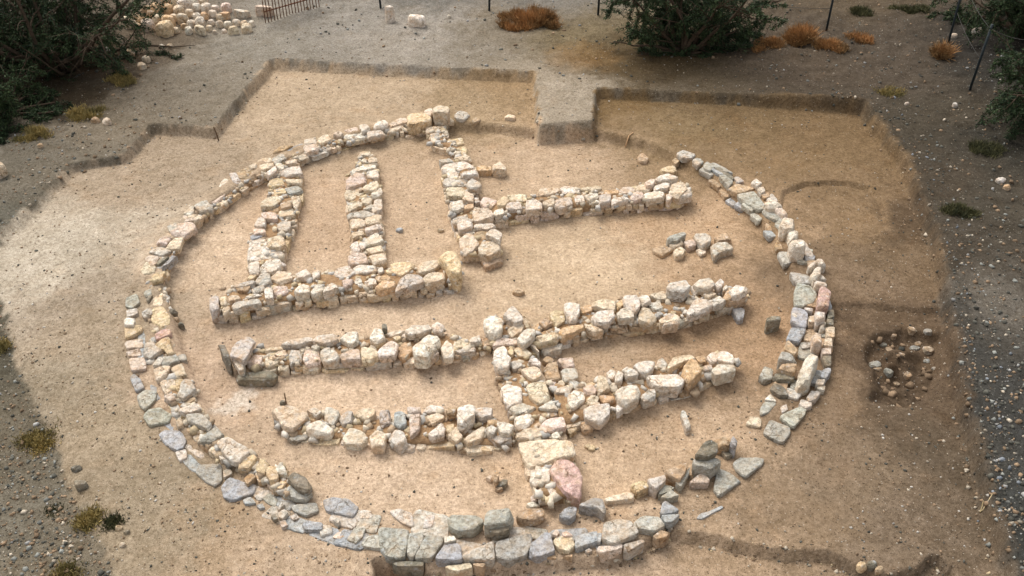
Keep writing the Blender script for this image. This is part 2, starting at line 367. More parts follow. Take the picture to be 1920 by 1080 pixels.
def rock(poly, ztop, thick, rough=1.0, tilt=0.03, rnd=0.09, n=30, seed=None, dome=0.0, grow=1.04, ball=0.0):
    """a broken stone whose plan is poly (world xy), as verts about its own centre"""
    r = np.random.default_rng(seed if seed is not None else rng.integers(1 << 30))
    P = np.asarray(poly, float)
    a = 0.5 * np.sum(P[:, 0] * np.roll(P[:, 1], -1) - np.roll(P[:, 0], -1) * P[:, 1])
    if a < 0: P = P[::-1]
    for q in (rnd, 0.12):
        Q = np.roll(P, -1, 0); P = np.stack([P * (1 - q) + Q * q, P * q + Q * (1 - q)], 1).reshape(-1, 2)
    L = np.r_[0, np.cumsum(np.hypot(*(np.roll(P, -1, 0) - P).T))]
    s = np.linspace(0, L[-1], n, endpoint=False); PP = np.vstack([P, P[:1]])
    P = np.stack([np.interp(s, L, PP[:, 0]), np.interp(s, L, PP[:, 1])], 1)
    c = P.mean(0); size = math.sqrt(abs(a)) + 1e-6
    D = P - c
    sc_r = min(size, 0.4)
    D *= (grow + rough * 0.014 * r.standard_normal(n))[:, None]
    rr = np.hypot(D[:, 0], D[:, 1])[:, None]; U = D / (rr + 1e-9)
    e = min(0.016, 0.14 * thick + 0.003, 0.09 * size)
    rings = [(-thick, -0.06 * size), (-thick * 0.66, -0.015 * size), (-thick * 0.33, 0.0), (-e * 1.1, -0.001), (-e * 0.3, -e * 0.35), (0, -e * 1.2)]
    if ball:
        rings = [(-thick, -0.10 * size * ball), (-thick * 0.68, -0.02 * size * ball), (-thick * 0.42, -0.01 * size * ball), (-thick * 0.2, -0.06 * size * ball), (-thick * 0.07, -0.14 * size * ball), (0, -0.25 * size * ball)]
        e = 0.25 * size * ball / 1.3
    V = []
    for z, ins in rings:
        m = np.maximum(rr + ins, rr * 0.3)
        V.append(np.c_[U * m, np.full(n, z)])
    top = np.maximum(rr - e * 1.3, rr * 0.3)
    for f in (0.72, 0.4):
        V.append(np.c_[U * top * f, np.full(n, dome * (1 - f) * size * 0.35)])
    V = np.vstack(V); V = np.vstack([V, [0, 0, dome * size * 0.35], [0, 0, -thick]])
    # lumps
    off = r.uniform(0, 100, 3)
    for q in range(len(V)):
        v = Vector(V[q]) + Vector(off)
        d = mnoise.noise_vector(v * (2.2 / sc_r)) * 0.04 * sc_r * rough + mnoise.noise_vector(v * (6.5 / sc_r)) * 0.034 * sc_r * rough
        V[q] += (d.x, d.y, d.z * 0.8)
    # broken-off corners: push what lies beyond a few random planes back on to them
    ext = np.abs(V).max(0) + 1e-6
    for _ in range(int(10 * rough - 4)):
        nn = r.standard_normal(3); nn[2] = abs(nn[2]) * 0.8 + 0.75; nn /= np.linalg.norm(nn)
        W = V @ nn; lim = W.max() - r.uniform(0.01, 0.02 + 0.07 * min(rough, 1.1)) * (W.max() - W.min()) * (1 - 0.5 * (nn[2] > .8))
        k = W > lim; V[k] -= (W[k] - lim)[:, None] * nn
    tx, ty = r.normal(0, tilt, 2)
    V[:, 2] += V[:, 0] * tx + V[:, 1] * ty
    F = []
    nr = len(rings) + 2
    for j in range(nr - 1):
        for q in range(n):
            q2 = (q + 1) % n
            F.append((j * n + q, j * n + q2, (j + 1) * n + q2, (j + 1) * n + q))
    t0 = (nr - 1) * n
    for q in range(n):
        F.append((t0 + q, t0 + (q + 1) % n, nr * n)); F.append(((q + 1) % n, q, nr * n + 1))
    return V, F, (c[0], c[1], ztop)

DUST = np.array(lin((198, 182, 158)))
def jcol(code):
    c = np.array(lin(PAL[code])); m = 0.12 if code in 'wdbnm' else 0.26; c = c * (1 - m) + DUST * m; c = c * rng.uniform(0.82, 1.12) * (1 + rng.normal(0, 0.014, 3))
    return (*np.clip(c, 0, 0.85), 1)

def add_stone(name, code, poly, ztop, thick, parent=None, ploc=(0, 0, 0), **k):
    V, F, c = rock(poly, ztop, thick, **k)
    o = mesh_obj(name, V, F, M_SLATE if code in SLATE else M_LIME, parent, (c[0] - ploc[0], c[1] - ploc[1], c[2] - ploc[2]), True, 20)
    o.color = jcol(code); return o

R = {'R1': (230,190), 'R2': (600,190), 'R3': (970,190), 'R4': (1250,270), 'R5': (200,400), 'R6': (560,400), 'R7': (880,500), 'R8': (1240,480), 'R9': (210,590), 'R10': (580,590), 'R11': (900,640), 'R12': (1240,640), 'R13': (230,770), 'R14': (600,855), 'R15': (940,830), 'R16': (1150,790)}
def parse(text):
    """lines 'REGION: c x,y x,y ...; ...' traced on enlarged crops -> (code, [px], opts)"""
    out = []
    for line in text.strip().splitlines():
        if not line.strip(): continue
        reg, body = line.strip().split(':', 1)
        if reg in R: (ox, oy), s = R[reg], 4.8
        else: ox, oy = {'E': (640,360), 'G': (0,720), 'H': (640,720), 'O': (0,0)}[reg]; s = 3.0 if reg != 'O' else 1.0
        for it in body.split(';'):
            it = it.split()
            if not it: continue
            hd = it[0].split('/'); pts = [tuple(float(q) for q in t.split(',')) for t in it[1:]]
            out.append((hd[0], [(ox + x / s, oy + y / s) for x, y in pts], [float(q) for q in hd[1:]]))
    return out

def shrink(P, d):
    c = P.mean(0); v = P - c; l = np.hypot(v[:, 0], v[:, 1])[:, None]
    return c + v * np.maximum(1 - d / (l + 1e-6), 0.5)

FOOT = []          # footprints of all walls, so that no facing stone is laid where another wall joins
WALLS = []

def strip_core(pairs, ztop, parent, loc):
    """the earth and rubble fill between the two faces"""
    A = []; 
    for (l, r_) in pairs:
        pl = np.array(un(*l, ztop)); pr = np.array(un(*r_, ztop)); A.append((pl, pr))
    # refine along the wall
    B = []
    for (a, b), (c, d) in zip(A[:-1], A[1:]):
        m = max(1, int(np.linalg.norm((a + b) / 2 - (c + d) / 2) / 0.1))
        for q in range(m): B.append((a + (c - a) * q / m, b + (d - b) * q / m))
    B.append(A[-1])
    V = []; F = []; K = 7
    for a, b in B:
        base = min(gz(*a), gz(*b)) - 0.06
        wv = b - a; L = np.linalg.norm(wv); u = wv / L
        ins = min(0.06, L * 0.2)
        a2, b2 = a + u * ins, b - u * ins
        zt = ztop - 0.055
        prof = [(a2, base), (a2, zt - 0.02)] + [(a2 + (b2 - a2) * f, zt + rng.normal(0, 0.012)) for f in (0.2, 0.5, 0.8)] + [(b2, zt - 0.02), (b2, base)]
        for p, z in prof: V.append((p[0] - loc[0], p[1] - loc[1], z - loc[2]))
    for q in range(len(B) - 1):
        for j in range(K - 1):
            F.append((q * K + j, (q + 1) * K + j, (q + 1) * K + j + 1, q * K + j + 1))
    F.append(tuple(range(K))); F.append(tuple(range((len(B) - 1) * K + K - 1, (len(B) - 1) * K - 1, -1)))
    mesh_obj('earth_fill', V, F, M_EARTH, parent, (0, 0, 0), True)
    return A, B

def chips(name, pts, sizes, cols, mat, parent=None, ploc=(0, 0, 0)):
    """many tiny angular chips in one mesh (uncountable rubble / gravel)"""
    n = len(pts)
    cube = np.array([(-1,-1,-1),(1,-1,-1),(1,1,-1),(-1,1,-1),(-.75,-.7,1),(.7,-.75,1),(.72,.7,1),(-.7,.75,1)], float) * 0.5
    fc = np.array([(0,3,2,1),(4,5,6,7),(0,1,5,4),(1,2,6,5),(2,3,7,6),(3,0,4,7)])
    V = cube[None] + rng.normal(0, 0.13, (n, 8, 3))
    V *= np.asarray(sizes)[:, None, None] * rng.uniform(0.6, 1.25, (n, 1, 3)) * np.array([1, 1, 0.65])
    an = rng.uniform(0, 6.28, n); c, s = np.cos(an)[:, None], np.sin(an)[:, None]
    V[..., 0], V[..., 1] = V[..., 0] * c - V[..., 1] * s, V[..., 0] * s + V[..., 1] * c
    V += np.asarray(pts)[:, None, :] - np.array(ploc)
    F = (fc[None] + np.arange(n)[:, None, None] * 8).reshape(-1)
    me = bpy.data.meshes.new(name)
    me.vertices.add(n * 8); me.vertices.foreach_set('co', V.ravel())
    me.loops.add(len(F)); me.loops.foreach_set('vertex_index', F)
    me.polygons.add(len(F) // 4); me.polygons.foreach_set('loop_start', np.arange(0, len(F), 4)); me.polygons.foreach_set('loop_total', np.full(len(F) // 4, 4))
    me.update(calc_edges=True)
    ca = me.color_attributes.new('tint', 'FLOAT_COLOR', 'POINT')
    cc = np.repeat(np.c_[np.asarray(cols), np.ones(n)], 8, 0); ca.data.foreach_set('color', cc.ravel())
    me.materials.append(mat)
    o = bpy.data.objects.new(name, me); COL.objects.link(o)
    if parent: o.parent = parent
    return o

def wall(name, label, cat, ztop, text, pairs, cap=0.12, face='ccycrg', group=None, faces=True, zend=None, fill=True, zk=1.0):
    mid = pairs[len(pairs) // 2]; cx, cy = un((mid[0][0] + mid[1][0]) / 2, (mid[0][1] + mid[1][1]) / 2, ztop)
    loc = (cx, cy, gz(cx, cy))
    root = empty(name, loc); tag(root, label, cat, group)
    A, B = strip_core(pairs, ztop, root, loc)
    outline = np.array([a for a, b in A] + [b for a, b in A[::-1]])
    me_id = len(FOOT); FOOT.append(outline)
    WALLS.append((root, loc, ztop, outline, A, B, face, me_id, faces, cap, fill))
    for code, px, op in parse(text):
        zt = op[0] * zk if len(op) > 0 else ztop + rng.normal(0, 0.018)
        th = op[1] if len(op) > 1 else cap * rng.uniform(0.85, 1.25)
        P = unp(px, zt)
        add_stone('cap_stone', code, P, zt, th, root, loc, tilt=0.045, rough=1.05, grow=1.10)
    return root

def finish_walls():
    for (root, loc, ztop, outline, A, B, face, me_id, faces, cap, fill) in WALLS:
        # rubble caught between the cap stones
        if fill:
            pts = []; sz = []; cl = []
            for a, b in B:
                for _ in range(8):
                    f = rng.uniform(0.08, 0.92); p = a + (b - a) * f + rng.normal(0, 0.04, 2)
                    s = rng.uniform(0.03, 0.10); pts.append((p[0], p[1], ztop - 0.045 - 0.25 * s + rng.uniform(-0.01, 0.02))); sz.append(s)
                    cl.append((np.array(lin(PAL[rng.choice(list('ccwyrg'))])) * 0.75 + DUST * 0.25) * rng.uniform(0.7, 1.0))
            o = chips('rubble_fill', pts, sz, cl, M_PEB, root, loc); tag(o, kind='stuff')
        if not faces: continue
        n = len(outline)
        area = 0.5 * np.sum(outline[:, 0] * np.roll(outline[:, 1], -1) - np.roll(outline[:, 0], -1) * outline[:, 1])
        O = outline if area > 0 else outline[::-1]
        count = 0
        seg = np.roll(O, -1, 0) - O; SL = np.hypot(seg[:, 0], seg[:, 1]); cum = np.r_[0, np.cumsum(SL)]
        def at(s):
            s = s % cum[-1]; q = min(int(np.searchsorted(cum, s, 'right') - 1), n - 1)
            return O[q] + seg[q] * ((s - cum[q]) / (SL[q] + 1e-9)), np.array([seg[q][1], -seg[q][0]]) / (SL[q] + 1e-9)
        s = 0.0; others = [f for j, f in enumerate(FOOT) if j != me_id]
        cols = []
        while s < cum[-1] - 0.04:
            wd = min(rng.choice([rng.uniform(0.08, 0.16), rng.uniform(0.14, 0.34)]), cum[-1] - s); cols.append((s, wd)); s += wd
        for (s, wd) in cols:
            p, nrm = at(s + wd / 2)
            q = p + nrm * 0.05
            if any(sdist(np.array([q[0]]), np.array([q[1]]), f)[0] < 0.0 for f in others): continue
            base = gz(*(p + nrm * 0.05)); H = ztop - cap * 0.75 - base
            if H < 0.035: continue
            nc = max(1, int(round(H / rng.uniform(0.065, 0.125)))); hh = H / nc
            for c in range(nc):
                shift = (c % 2) * wd * 0.35
                a0, n0 = at(s + 0.006 + shift); a1, n1 = at(s + wd - 0.006 + shift)
                t = a1 - a0
                if np.linalg.norm(t) < 0.05: continue
                out = rng.uniform(-0.02, 0.028)
                P = np.array([a0 + n0 * out - t * 0, a0 + n0 * (out + 0.012) + t * 0.3, a1 + n1 * (out + 0.01) - t * 0.25, a1 + n1 * out, a1 - n1 * 0.13, a0 - n0 * 0.13])
                add_stone('face_stone', face[rng.integers(len(face))], P, base + (c + 1) * hh + rng.uniform(-0.014, 0.012), hh + (0.05 if c == 0 else 0.012), root, loc, tilt=0.09, rough=1.0, n=18, ball=0.1)
                count += 1

# ---- the ring
G_RING = None
wall('curved_wall', 'long curved wall of pale and pinkish stones forming the upper left arc of the ring', 'stone wall', 0.20, '''
R1: c 1755,310 1870,300 1885,340 1800,380 1750,370;w 1640,345 1735,320 1745,370 1630,385;b 1470,440 1620,370 1640,430 1500,490;p 1620,390 1740,380 1760,430 1650,450;o 1350,460 1420,400 1530,390 1440,440;g 1340,510 1440,465 1480,500 1380,560;c 1210,510 1330,510 1340,540 1215,560;c 1215,570 1340,545 1360,580 1260,620;r 1020,640 1130,590 1215,630 1060,700;c 1130,575 1200,550 1210,595 1150,600;g 960,650 1020,640 1065,715 1000,740;w 880,720 930,690 1030,760 940,815 870,780;p 745,870 930,815 900,860 830,910 760,905;g 640,940 740,880 820,960 700,985;w 545,1000 630,935 645,985 600,1020;p 470,1075 545,1010 640,1030 680,1065 520,1095
R5: c 720,20 790,0 870,30 790,70;g 545,110 620,75 640,120 570,160;p 640,90 760,70 810,120 700,190 600,190 580,160;p 440,260 500,200 580,210 540,270;c 590,230 690,210 650,310 530,310;g 385,350 450,285 580,325 500,375;b 490,490 600,360 630,370 560,450;p 340,400 380,370 470,380 440,450 400,470;c 300,500 360,430 440,470 420,530 320,540;d 490,410 560,380 470,460 440,440;y/.24 400,560 430,530 530,510 490,590 410,610;b/.15 235,600 290,550 345,560 330,610
R2: c 0,320 60,290 100,345 0,380;p 115,290 150,260 210,280 180,310;w 205,325 280,270 420,262 420,320 300,335;w 425,318 430,268 570,255 580,290;p 220,255 340,225 350,260 250,275;w/.25 345,205 420,195 450,240 380,270;w/.26 530,165 605,165 610,210 485,230 490,210;c 590,240 730,200 750,235 600,280;c 620,190 720,150 780,160 780,190 640,215;y/.29/.2 790,130 810,105 960,105 1000,160 880,195 790,190;p/.3/.2 940,75 1000,50 1015,95 990,130 950,110;c/.40/.3 1020,50 1050,30 1140,30 1160,60 1155,90 1020,90;c/.2 1110,190 1160,130 1210,180;g/.2 1210,120 1260,80 1350,110 1300,155 1230,150;r/.18 1370,165 1400,135 1450,160 1390,190
''', [((835,203),(842,230)),((760,216),(765,240)),((700,232),(715,245)),((640,247),(650,262)),((590,262),(600,280)),((520,285),(535,303)),((480,305),(497,325)),((440,330),(455,348)),((400,362),(408,382)),((350,390),(375,402)),((315,420),(345,432)),((285,460),(320,470)),((265,495),(310,503)),((255,520),(305,530))], face='ccyrcg', cap=0.09)

wall('curved_kerb', 'low curved kerb of stacked slabs and stones on the left inner side of the ring', 'stone kerb', 0.165, '''
R5: n 330,700 400,680 400,730 345,740;y 415,660 490,670 480,695 420,690;d 355,770 400,720 410,740 370,790;c 410,750 500,700 510,830 420,830;y/.21 420,850 510,840 560,920 560,1000 470,1010 400,960;g/.22 310,890 400,840 410,900 340,940
R9: m 385,170 430,135 520,120 530,180 400,210;y 375,240 510,200 550,340 490,340 470,310 400,290;g/.25 275,340 310,240 370,235 400,290 450,310 340,370;w/.25 360,450 430,370 460,400 420,450;n/.23 420,440 450,380 580,360 600,410 480,450;n/.17 590,360 660,350 670,400 610,410;c 370,470 530,460 450,590 400,580;c 530,480 620,435 670,530 580,565;c 430,610 490,560 560,560 570,650 480,710;y/.2 570,580 640,570 620,690 580,680;g/.25 620,610 690,550 750,660 640,740 600,720;p 465,735 540,700 575,740 520,770;d/.14 500,790 600,760 610,820 540,850;r/.17 620,770 740,740 760,780 640,800;w/.25 610,840 770,790 795,840 700,880 610,870;c/.17 570,950 620,920 640,985 585,995
R13: n/.24 570,30 700,20 790,100 770,160 690,130 590,80;c/.15 610,150 690,150 740,180 680,200;n/.24 690,250 820,140 910,210 780,270;r/.17 740,290 850,250 840,290 760,330;c/.16 770,360 840,310 930,370 850,400;w/.25 850,280 930,225 1140,350 1040,450 950,430;w/.14 860,390 900,370 940,430 880,440;y/.21 1035,505 1070,430 1170,380 1200,430 1130,510;y/.22 1195,490 1260,435 1330,470 1280,560 1210,540;y/.22 1290,500 1380,480 1400,600 1340,650 1290,560;r/.16 1090,610 1160,555 1200,590 1120,655;o/.15 1190,555 1300,620 1220,640;g/.22 1370,500 1420,470 1460,510 1480,570 1400,560;d/.28/.1 1480,600 1530,550 1640,590 1700,660 1640,710 1560,680;n/.16/.09 1440,740 1480,670 1600,700 1700,720 1640,790 1560,780;y/.17 1355,680 1420,630 1480,640 1430,700
''', [((287,540),(305,535)),((283,575),(315,590)),((287,620),(320,640)),((275,660),(325,665)),((290,690),(345,695)),((308,740),(365,735)),((332,775),(380,770)),((367,815),(410,805)),((415,848),(465,845)),((480,885),(520,870)),((530,915),(590,905))], face='rcnycg', cap=0.09, zk=0.78)

def slabs(name, label, cat, text, dz=0.04, thick=0.07, group=None, nm='slab'):
    st = parse(text); c0 = st[len(st) // 2][1]
    x, y, z = ung(*np.mean(c0, 0)); loc = (x, y, z)
    root = empty(name, loc); tag(root, label, cat, group)
    for code, px, op in st:
        m = np.mean(px, 0); h = max(op[0] if op else dz, 0.034) + rng.normal(0, 0.006); th = op[1] if len(op) > 1 else max(thick, h + 0.03)
        _, _, zt = ung(m[0], m[1], h)
        add_stone(nm, code, shrink(unp(px, zt), 0.003), zt, th, root, loc, tilt=0.012 if th < .17 else .05, rough=0.55 if th < 0.17 else 1.0, dome=0 if th < .17 else .15, grow=1.09, ball=0.7 if (th > .17 and code in 'wp') else 0)
    return root

T_LEFT = '''
R5: n 170,760 270,720 300,800 220,850 170,830;g 175,870 270,850 280,900 180,930;w/.1 150,970 180,935 255,945 240,1000 155,1000
R9: y 110,100 260,90 270,140 120,210;p 110,235 270,210 280,290 130,300;p 120,330 250,300 270,370 150,370;p 150,390 290,380 310,480 170,500;b 160,560 200,530 260,580 290,650 210,685;n 220,730 300,670 400,690 390,760 290,850 240,800;n/.02 285,910 330,850 430,830 540,900 500,960 330,990
R13: b/.03 330,210 380,170 520,180 570,260 540,320 480,350 370,290;g/.02 470,370 570,340 580,420 510,450;n/.02 660,550 690,490 890,470 890,620 830,670 740,630;g 900,540 960,510 990,560 910,600;b/.05 890,680 960,600 1080,640 1190,660 1180,730 1000,800 910,770;b/.02 1080,800 1150,770 1200,830 1100,840;b/.02 1200,850 1260,830 1280,870 1230,880;n/.02 1260,790 1320,730 1400,800 1370,860 1300,830;g/.07 1395,920 1450,880 1490,910 1440,970 1400,950;g/.06 1390,880 1430,820 1460,840 1410,890;d/.05 1330,950 1370,920 1400,970 1360,980;g 1500,950 1560,920 1590,960 1540,990;g 1410,1000 1460,980 1490,1030 1430,1050;b/.02 1610,1020 1660,980 1800,1010 1790,1070 1640,1070;n/.03 1510,850 1740,820 1760,900 1650,940 1540,900
'''
slabs('slab_course', 'outer course of flat pinkish and blue grey slabs at the left edge of the ring', 'paving course', T_LEFT, 0.04)

T_FRONT = '''
R14: b 30,400 110,370 260,380 340,460 290,540 60,490;g/.03 320,540 350,480 460,490 470,560 380,570;g/.03 620,490 720,470 830,510 840,640 720,590;g/.04 930,600 960,530 1030,530 1020,630 930,650;n/.13 1150,560 1190,525 1400,530 1470,580 1380,660 1240,670 1170,630;n/.22/.2 1480,600 1510,480 1720,470 1740,540 1680,590 1500,615;d/.16/.14 1520,640 1590,600 1710,610 1700,660 1600,690 1530,680;g/.03 0,620 100,620 110,680 0,720;g/.06 110,570 150,545 185,575 160,605;p/.04 110,730 160,680 260,670 240,720 180,750;g/.05 240,750 310,640 410,640 380,730 320,780;n/.04 370,790 420,720 530,700 570,830 400,810;n/.06 530,640 790,660 800,700 760,890 700,910 600,890 540,830;n/.07 800,690 930,690 930,750 850,890 820,910 780,860;n/.07 860,890 950,710 1110,720 1100,780 1000,910 870,910;w/.11/.06 1120,720 1210,715 1230,750 1120,780;b/.08 1030,920 1120,790 1240,780 1260,800 1280,930;g/.08 1280,910 1300,870 1560,760 1570,935;n/.08 1590,770 1890,690 1900,760 1860,880 1700,930 1590,900;d/.03 650,960 780,940 930,950 920,990 700,990;c/.04 1120,990 1350,960 1370,1000 1220,1040;r/.04 1370,965 1490,960 1470,1000 1400,990
R15: b/.08 250,1000 270,900 400,800 440,820 480,970 340,1020;c/.08 470,880 500,840 640,840 660,920 610,970 520,950;p/.1 455,820 490,775 530,800 500,840;p/.1 545,810 590,790 650,835 560,840;b/.08 670,830 860,790 870,880 670,950;b/.08 870,810 905,810 895,890 865,890;g/.1 910,850 930,720 1050,690 1160,700 1240,800 1010,900;n/.08 1190,720 1270,650 1420,670 1470,740 1380,790 1220,760;b/.12 1430,640 1450,540 1480,520 1600,600 1545,630;b/.11 1440,650 1545,640 1610,640 1540,710 1480,710;r/.06 1365,840 1430,780 1520,810 1480,850 1400,865;p/.06 860,960 880,930 1090,910 1080,950 900,990;g/.07 1100,910 1270,870 1290,890 1150,970 1110,960;r/.04 1335,970 1390,890 1410,910 1380,970;o/.03 400,1030 480,1010 500,1040;r/.03 550,1020 640,1000 640,1030;g/.04 750,970 800,940 820,970 770,990;r/.12/.14 135,650 220,590 380,590 385,650 300,690 190,690
'''
slabs('slab_course', 'long course of flat blue grey slabs along the bottom front edge of the ring', 'paving course', T_FRONT, 0.05, 0.16)

T_RIGHT = '''
R4: g 90,80 150,50 260,90 230,120 140,120;r/.05 45,150 80,120 120,150 80,180;p/.03 120,140 210,130 220,170 140,170;g 230,140 280,120 330,160 280,190;n 330,180 370,150 430,200 390,240 340,220;w 340,250 400,225 440,250 380,280;d 430,220 470,200 610,300 580,320;n 500,240 540,220 600,260;n 470,280 520,270 600,330 560,380;g 605,300 640,285 700,330 640,350;r 555,400 630,355 800,395 640,440;n 635,450 790,420 890,560 830,590 720,530;w/.1 760,340 800,305 860,350 820,375;w/.1 815,395 870,380 890,420 850,440;r/.06 845,455 920,430 930,470 880,485;w/.14/.2 875,520 940,480 1000,510 1050,550 980,565 910,555;p/.12/.18 950,565 1040,555 1100,630 1050,640;n/.05 860,600 920,565 1020,640 1000,690 900,640;w/.2/.25 1025,690 1050,650 1140,640 1160,690 1150,750 1060,760 1025,740;w/.15/.2 1085,790 1130,760 1190,780 1190,820 1110,850;w/.25/.3 1115,850 1190,820 1260,870 1250,930 1150,920 1115,900;r/.08/.18 890,710 1000,720 990,770 910,775;r/.05 975,900 1010,840 1100,870 1110,940 990,940;n 1000,970 1140,970 1180,1040 1060,1080;b 1240,1000 1340,1000 1330,1040 1250,1050;n 1260,930 1320,950 1310,970
R8: w/.14/.2 1320,70 1430,10 1490,60 1470,80 1400,70 1340,90;w/.15/.2 1340,150 1390,95 1440,90 1450,160 1380,200;g/.09 1380,200 1450,170 1490,210;w/.14/.2 1380,220 1400,210 1500,240 1490,265 1390,255;m/.2/.25 1420,310 1450,260 1505,260 1525,320 1510,440 1410,420;n/.06 1200,310 1230,240 1340,270 1400,340 1370,410 1250,445 1200,430;n 1160,140 1330,170 1350,240 1230,240 1190,210;g/.08 1290,460 1370,470 1360,500 1290,480;b/.07 1180,460 1290,480 1320,520 1310,620 1280,640 1170,580;w/.2/.2 1385,490 1440,475 1485,500 1480,560 1400,570;c/.1 1330,540 1390,530 1390,590 1330,590;d/.09 1500,480 1550,480 1560,540 1500,560;d/.09 1490,560 1550,570 1550,620 1490,610;w/.14/.18 1425,590 1470,570 1475,650 1430,650;b/.07 1130,740 1170,640 1300,650 1290,690 1240,770;c/.12/.16 1480,640 1560,630 1560,730 1490,720;c/.12/.16 1470,740 1540,730 1540,810 1460,800;p/.2/.25 1355,700 1400,670 1450,690 1450,780 1370,770;p/.1 1440,830 1530,820 1530,880 1450,880;n/.05 1250,790 1340,770 1340,820 1270,830;r/.1 1100,830 1140,750 1230,840 1200,890
R12: w/.27/.35 1235,320 1250,230 1290,140 1370,90 1425,120 1405,180 1345,330;g/.07 1310,500 1350,440 1440,450 1390,520 1330,540;w/.07 1240,560 1260,520 1350,540 1360,580 1290,600;w/.07 1400,410 1480,395 1470,440 1410,430;g/.1 1400,340 1480,340 1460,390 1390,380;b/.1 1430,310 1450,250 1520,230 1530,270 1480,330;d/.1 1445,130 1530,120 1530,210 1490,220;r/.17/.2 1045,230 1090,190 1220,200 1200,270;d/.1/.14 1010,290 1190,280 1200,340 1050,340;n/.2/.2 1060,150 1080,90 1150,100 1230,150 1200,180;n/.1 880,310 930,220 1010,250 1000,330 920,340
'''
slabs('curved_wall', 'ruined curved wall of flat slabs topped by round white boulders at the right of the ring', 'stone wall', T_RIGHT, 0.045, 0.1, nm='stone')

slabs('curved_kerb', 'short kerb of tilted grey and brown slabs at the lower right inner side of the ring', 'stone kerb', '''
R15: n/.12/.16 690,560 830,490 910,500 940,600 920,640 870,590;c/.06/.12 930,500 1120,440 1190,450 1190,500 950,530;y/.13/.16 1165,370 1280,330 1350,380 1220,450;g/.16/.18 1310,330 1470,285 1480,330 1400,410 1350,380;r/.16/.18 1470,250 1680,170 1660,250 1610,330 1500,280;n/.1 1430,490 1530,420 1600,470 1510,500;n/.09 1410,470 1460,370 1560,400 1530,430
R16: p/.1 690,540 760,480 800,450 870,520 850,550 710,550;d/.3/.09 740,290 810,190 880,160 935,200 935,270 860,310 760,300;n/.2/.2 720,350 760,310 970,310 970,350 880,420 800,400 740,390;r/.15/.18 900,150 1000,130 1060,180 1040,220 940,210;b/.2/.2 1050,170 1080,130 1120,180 1100,220;d/.06 960,250 1090,220 1090,290 1020,320;n/.12/.15 560,540 640,470 690,400 680,470 610,590
''', 0.06, 0.12)

def fill_band(root_text, name, label, outer, inner, codes, dz, skip, flat=False):
    O = np.array([ung(*p)[:2] for p in outer]); I = np.array([ung(*p)[:2] for p in inner])
    traced = [unp(px, .06) for _, px, _ in parse(root_text)]
    L = np.r_[0, np.cumsum(np.hypot(*np.diff((O + I) / 2, axis=0).T))]
    pt = lambda s_, t: np.array([np.interp(s_, L, O[:, 0] * (1 - t) + I[:, 0] * t), np.interp(s_, L, O[:, 1] * (1 - t) + I[:, 1] * t)])
    loc = (*pt(L[-1] / 2, .5), 0); loc = (loc[0], loc[1], gz(loc[0], loc[1])); root = empty(name, loc); tag(root, label, 'paving course')
    rows = [(0.0, 0.5), (0.5, 1.0)] if flat else [(0.0, 0.34), (0.34, 0.68), (0.68, 1.0)]
    n = 0
    for a, b in rows:
        s_ = rng.uniform(0, .1)
        while s_ < L[-1]:
            w = rng.uniform(.20, .42) if flat else rng.uniform(.12, .30); s1 = min(s_ + w, L[-1]); j = lambda: rng.normal(0, .02, 2)
            P = np.array([pt(s_ + .006, a + .02) + j(), pt(s1 - .006, a + .02) + j(), pt(s1 - .006, b - .02) + j(), pt(s_ + .006, b - .02) + j()])
            m = P.mean(0); s_ = s1
            tests = np.vstack([P * .6 + m * .4, m])
            cover = max((sdist(tests[:, 0], tests[:, 1], q) < 0).sum() for q in traced)
            if cover >= 2 or rng.uniform() < skip or n > 96: continue
            n += 1
            add_stone('slab', codes[rng.integers(len(codes))], P, gz(*m) + dz + rng.normal(0, .004), .09, root, loc, rough=.5, tilt=.008 if flat else .015)
fill_band(T_LEFT + T_FRONT, 'slab_course', 'worn half buried slabs filling the lower left curve of the ring', [(236,600),(240,680),(262,760),(305,830),(360,885),(430,935),(520,985),(600,1012),(690,1040)], [(272,595),(278,670),(312,760),(362,832),(415,875),(485,915),(560,945),(640,955),(720,965)], 'gnbgb', .018, .08, True)
fill_band(T_FRONT, 'slab_course', 'narrow stones filling the gaps of the front slab course', [(690,1040),(800,1050),(930,1052),(1050,1045),(1150,1030),(1255,1000)], [(720,958),(800,962),(930,985),(1050,995),(1150,985),(1235,962)], 'gbnb', .022, .12, True)
fill_band(T_RIGHT, 'slab_course', 'flat slabs bedded between the white boulders of the right hand arc', [(1290,285),(1345,312),(1420,345),(1480,400),(1520,470),(1550,530),(1562,600),(1562,660),(1550,720),(1530,760)], [(1265,302),(1318,342),(1368,388),(1428,435),(1462,490),(1482,540),(1482,600),(1468,650),(1455,700),(1440,740)], 'nngbr', .04, .12)

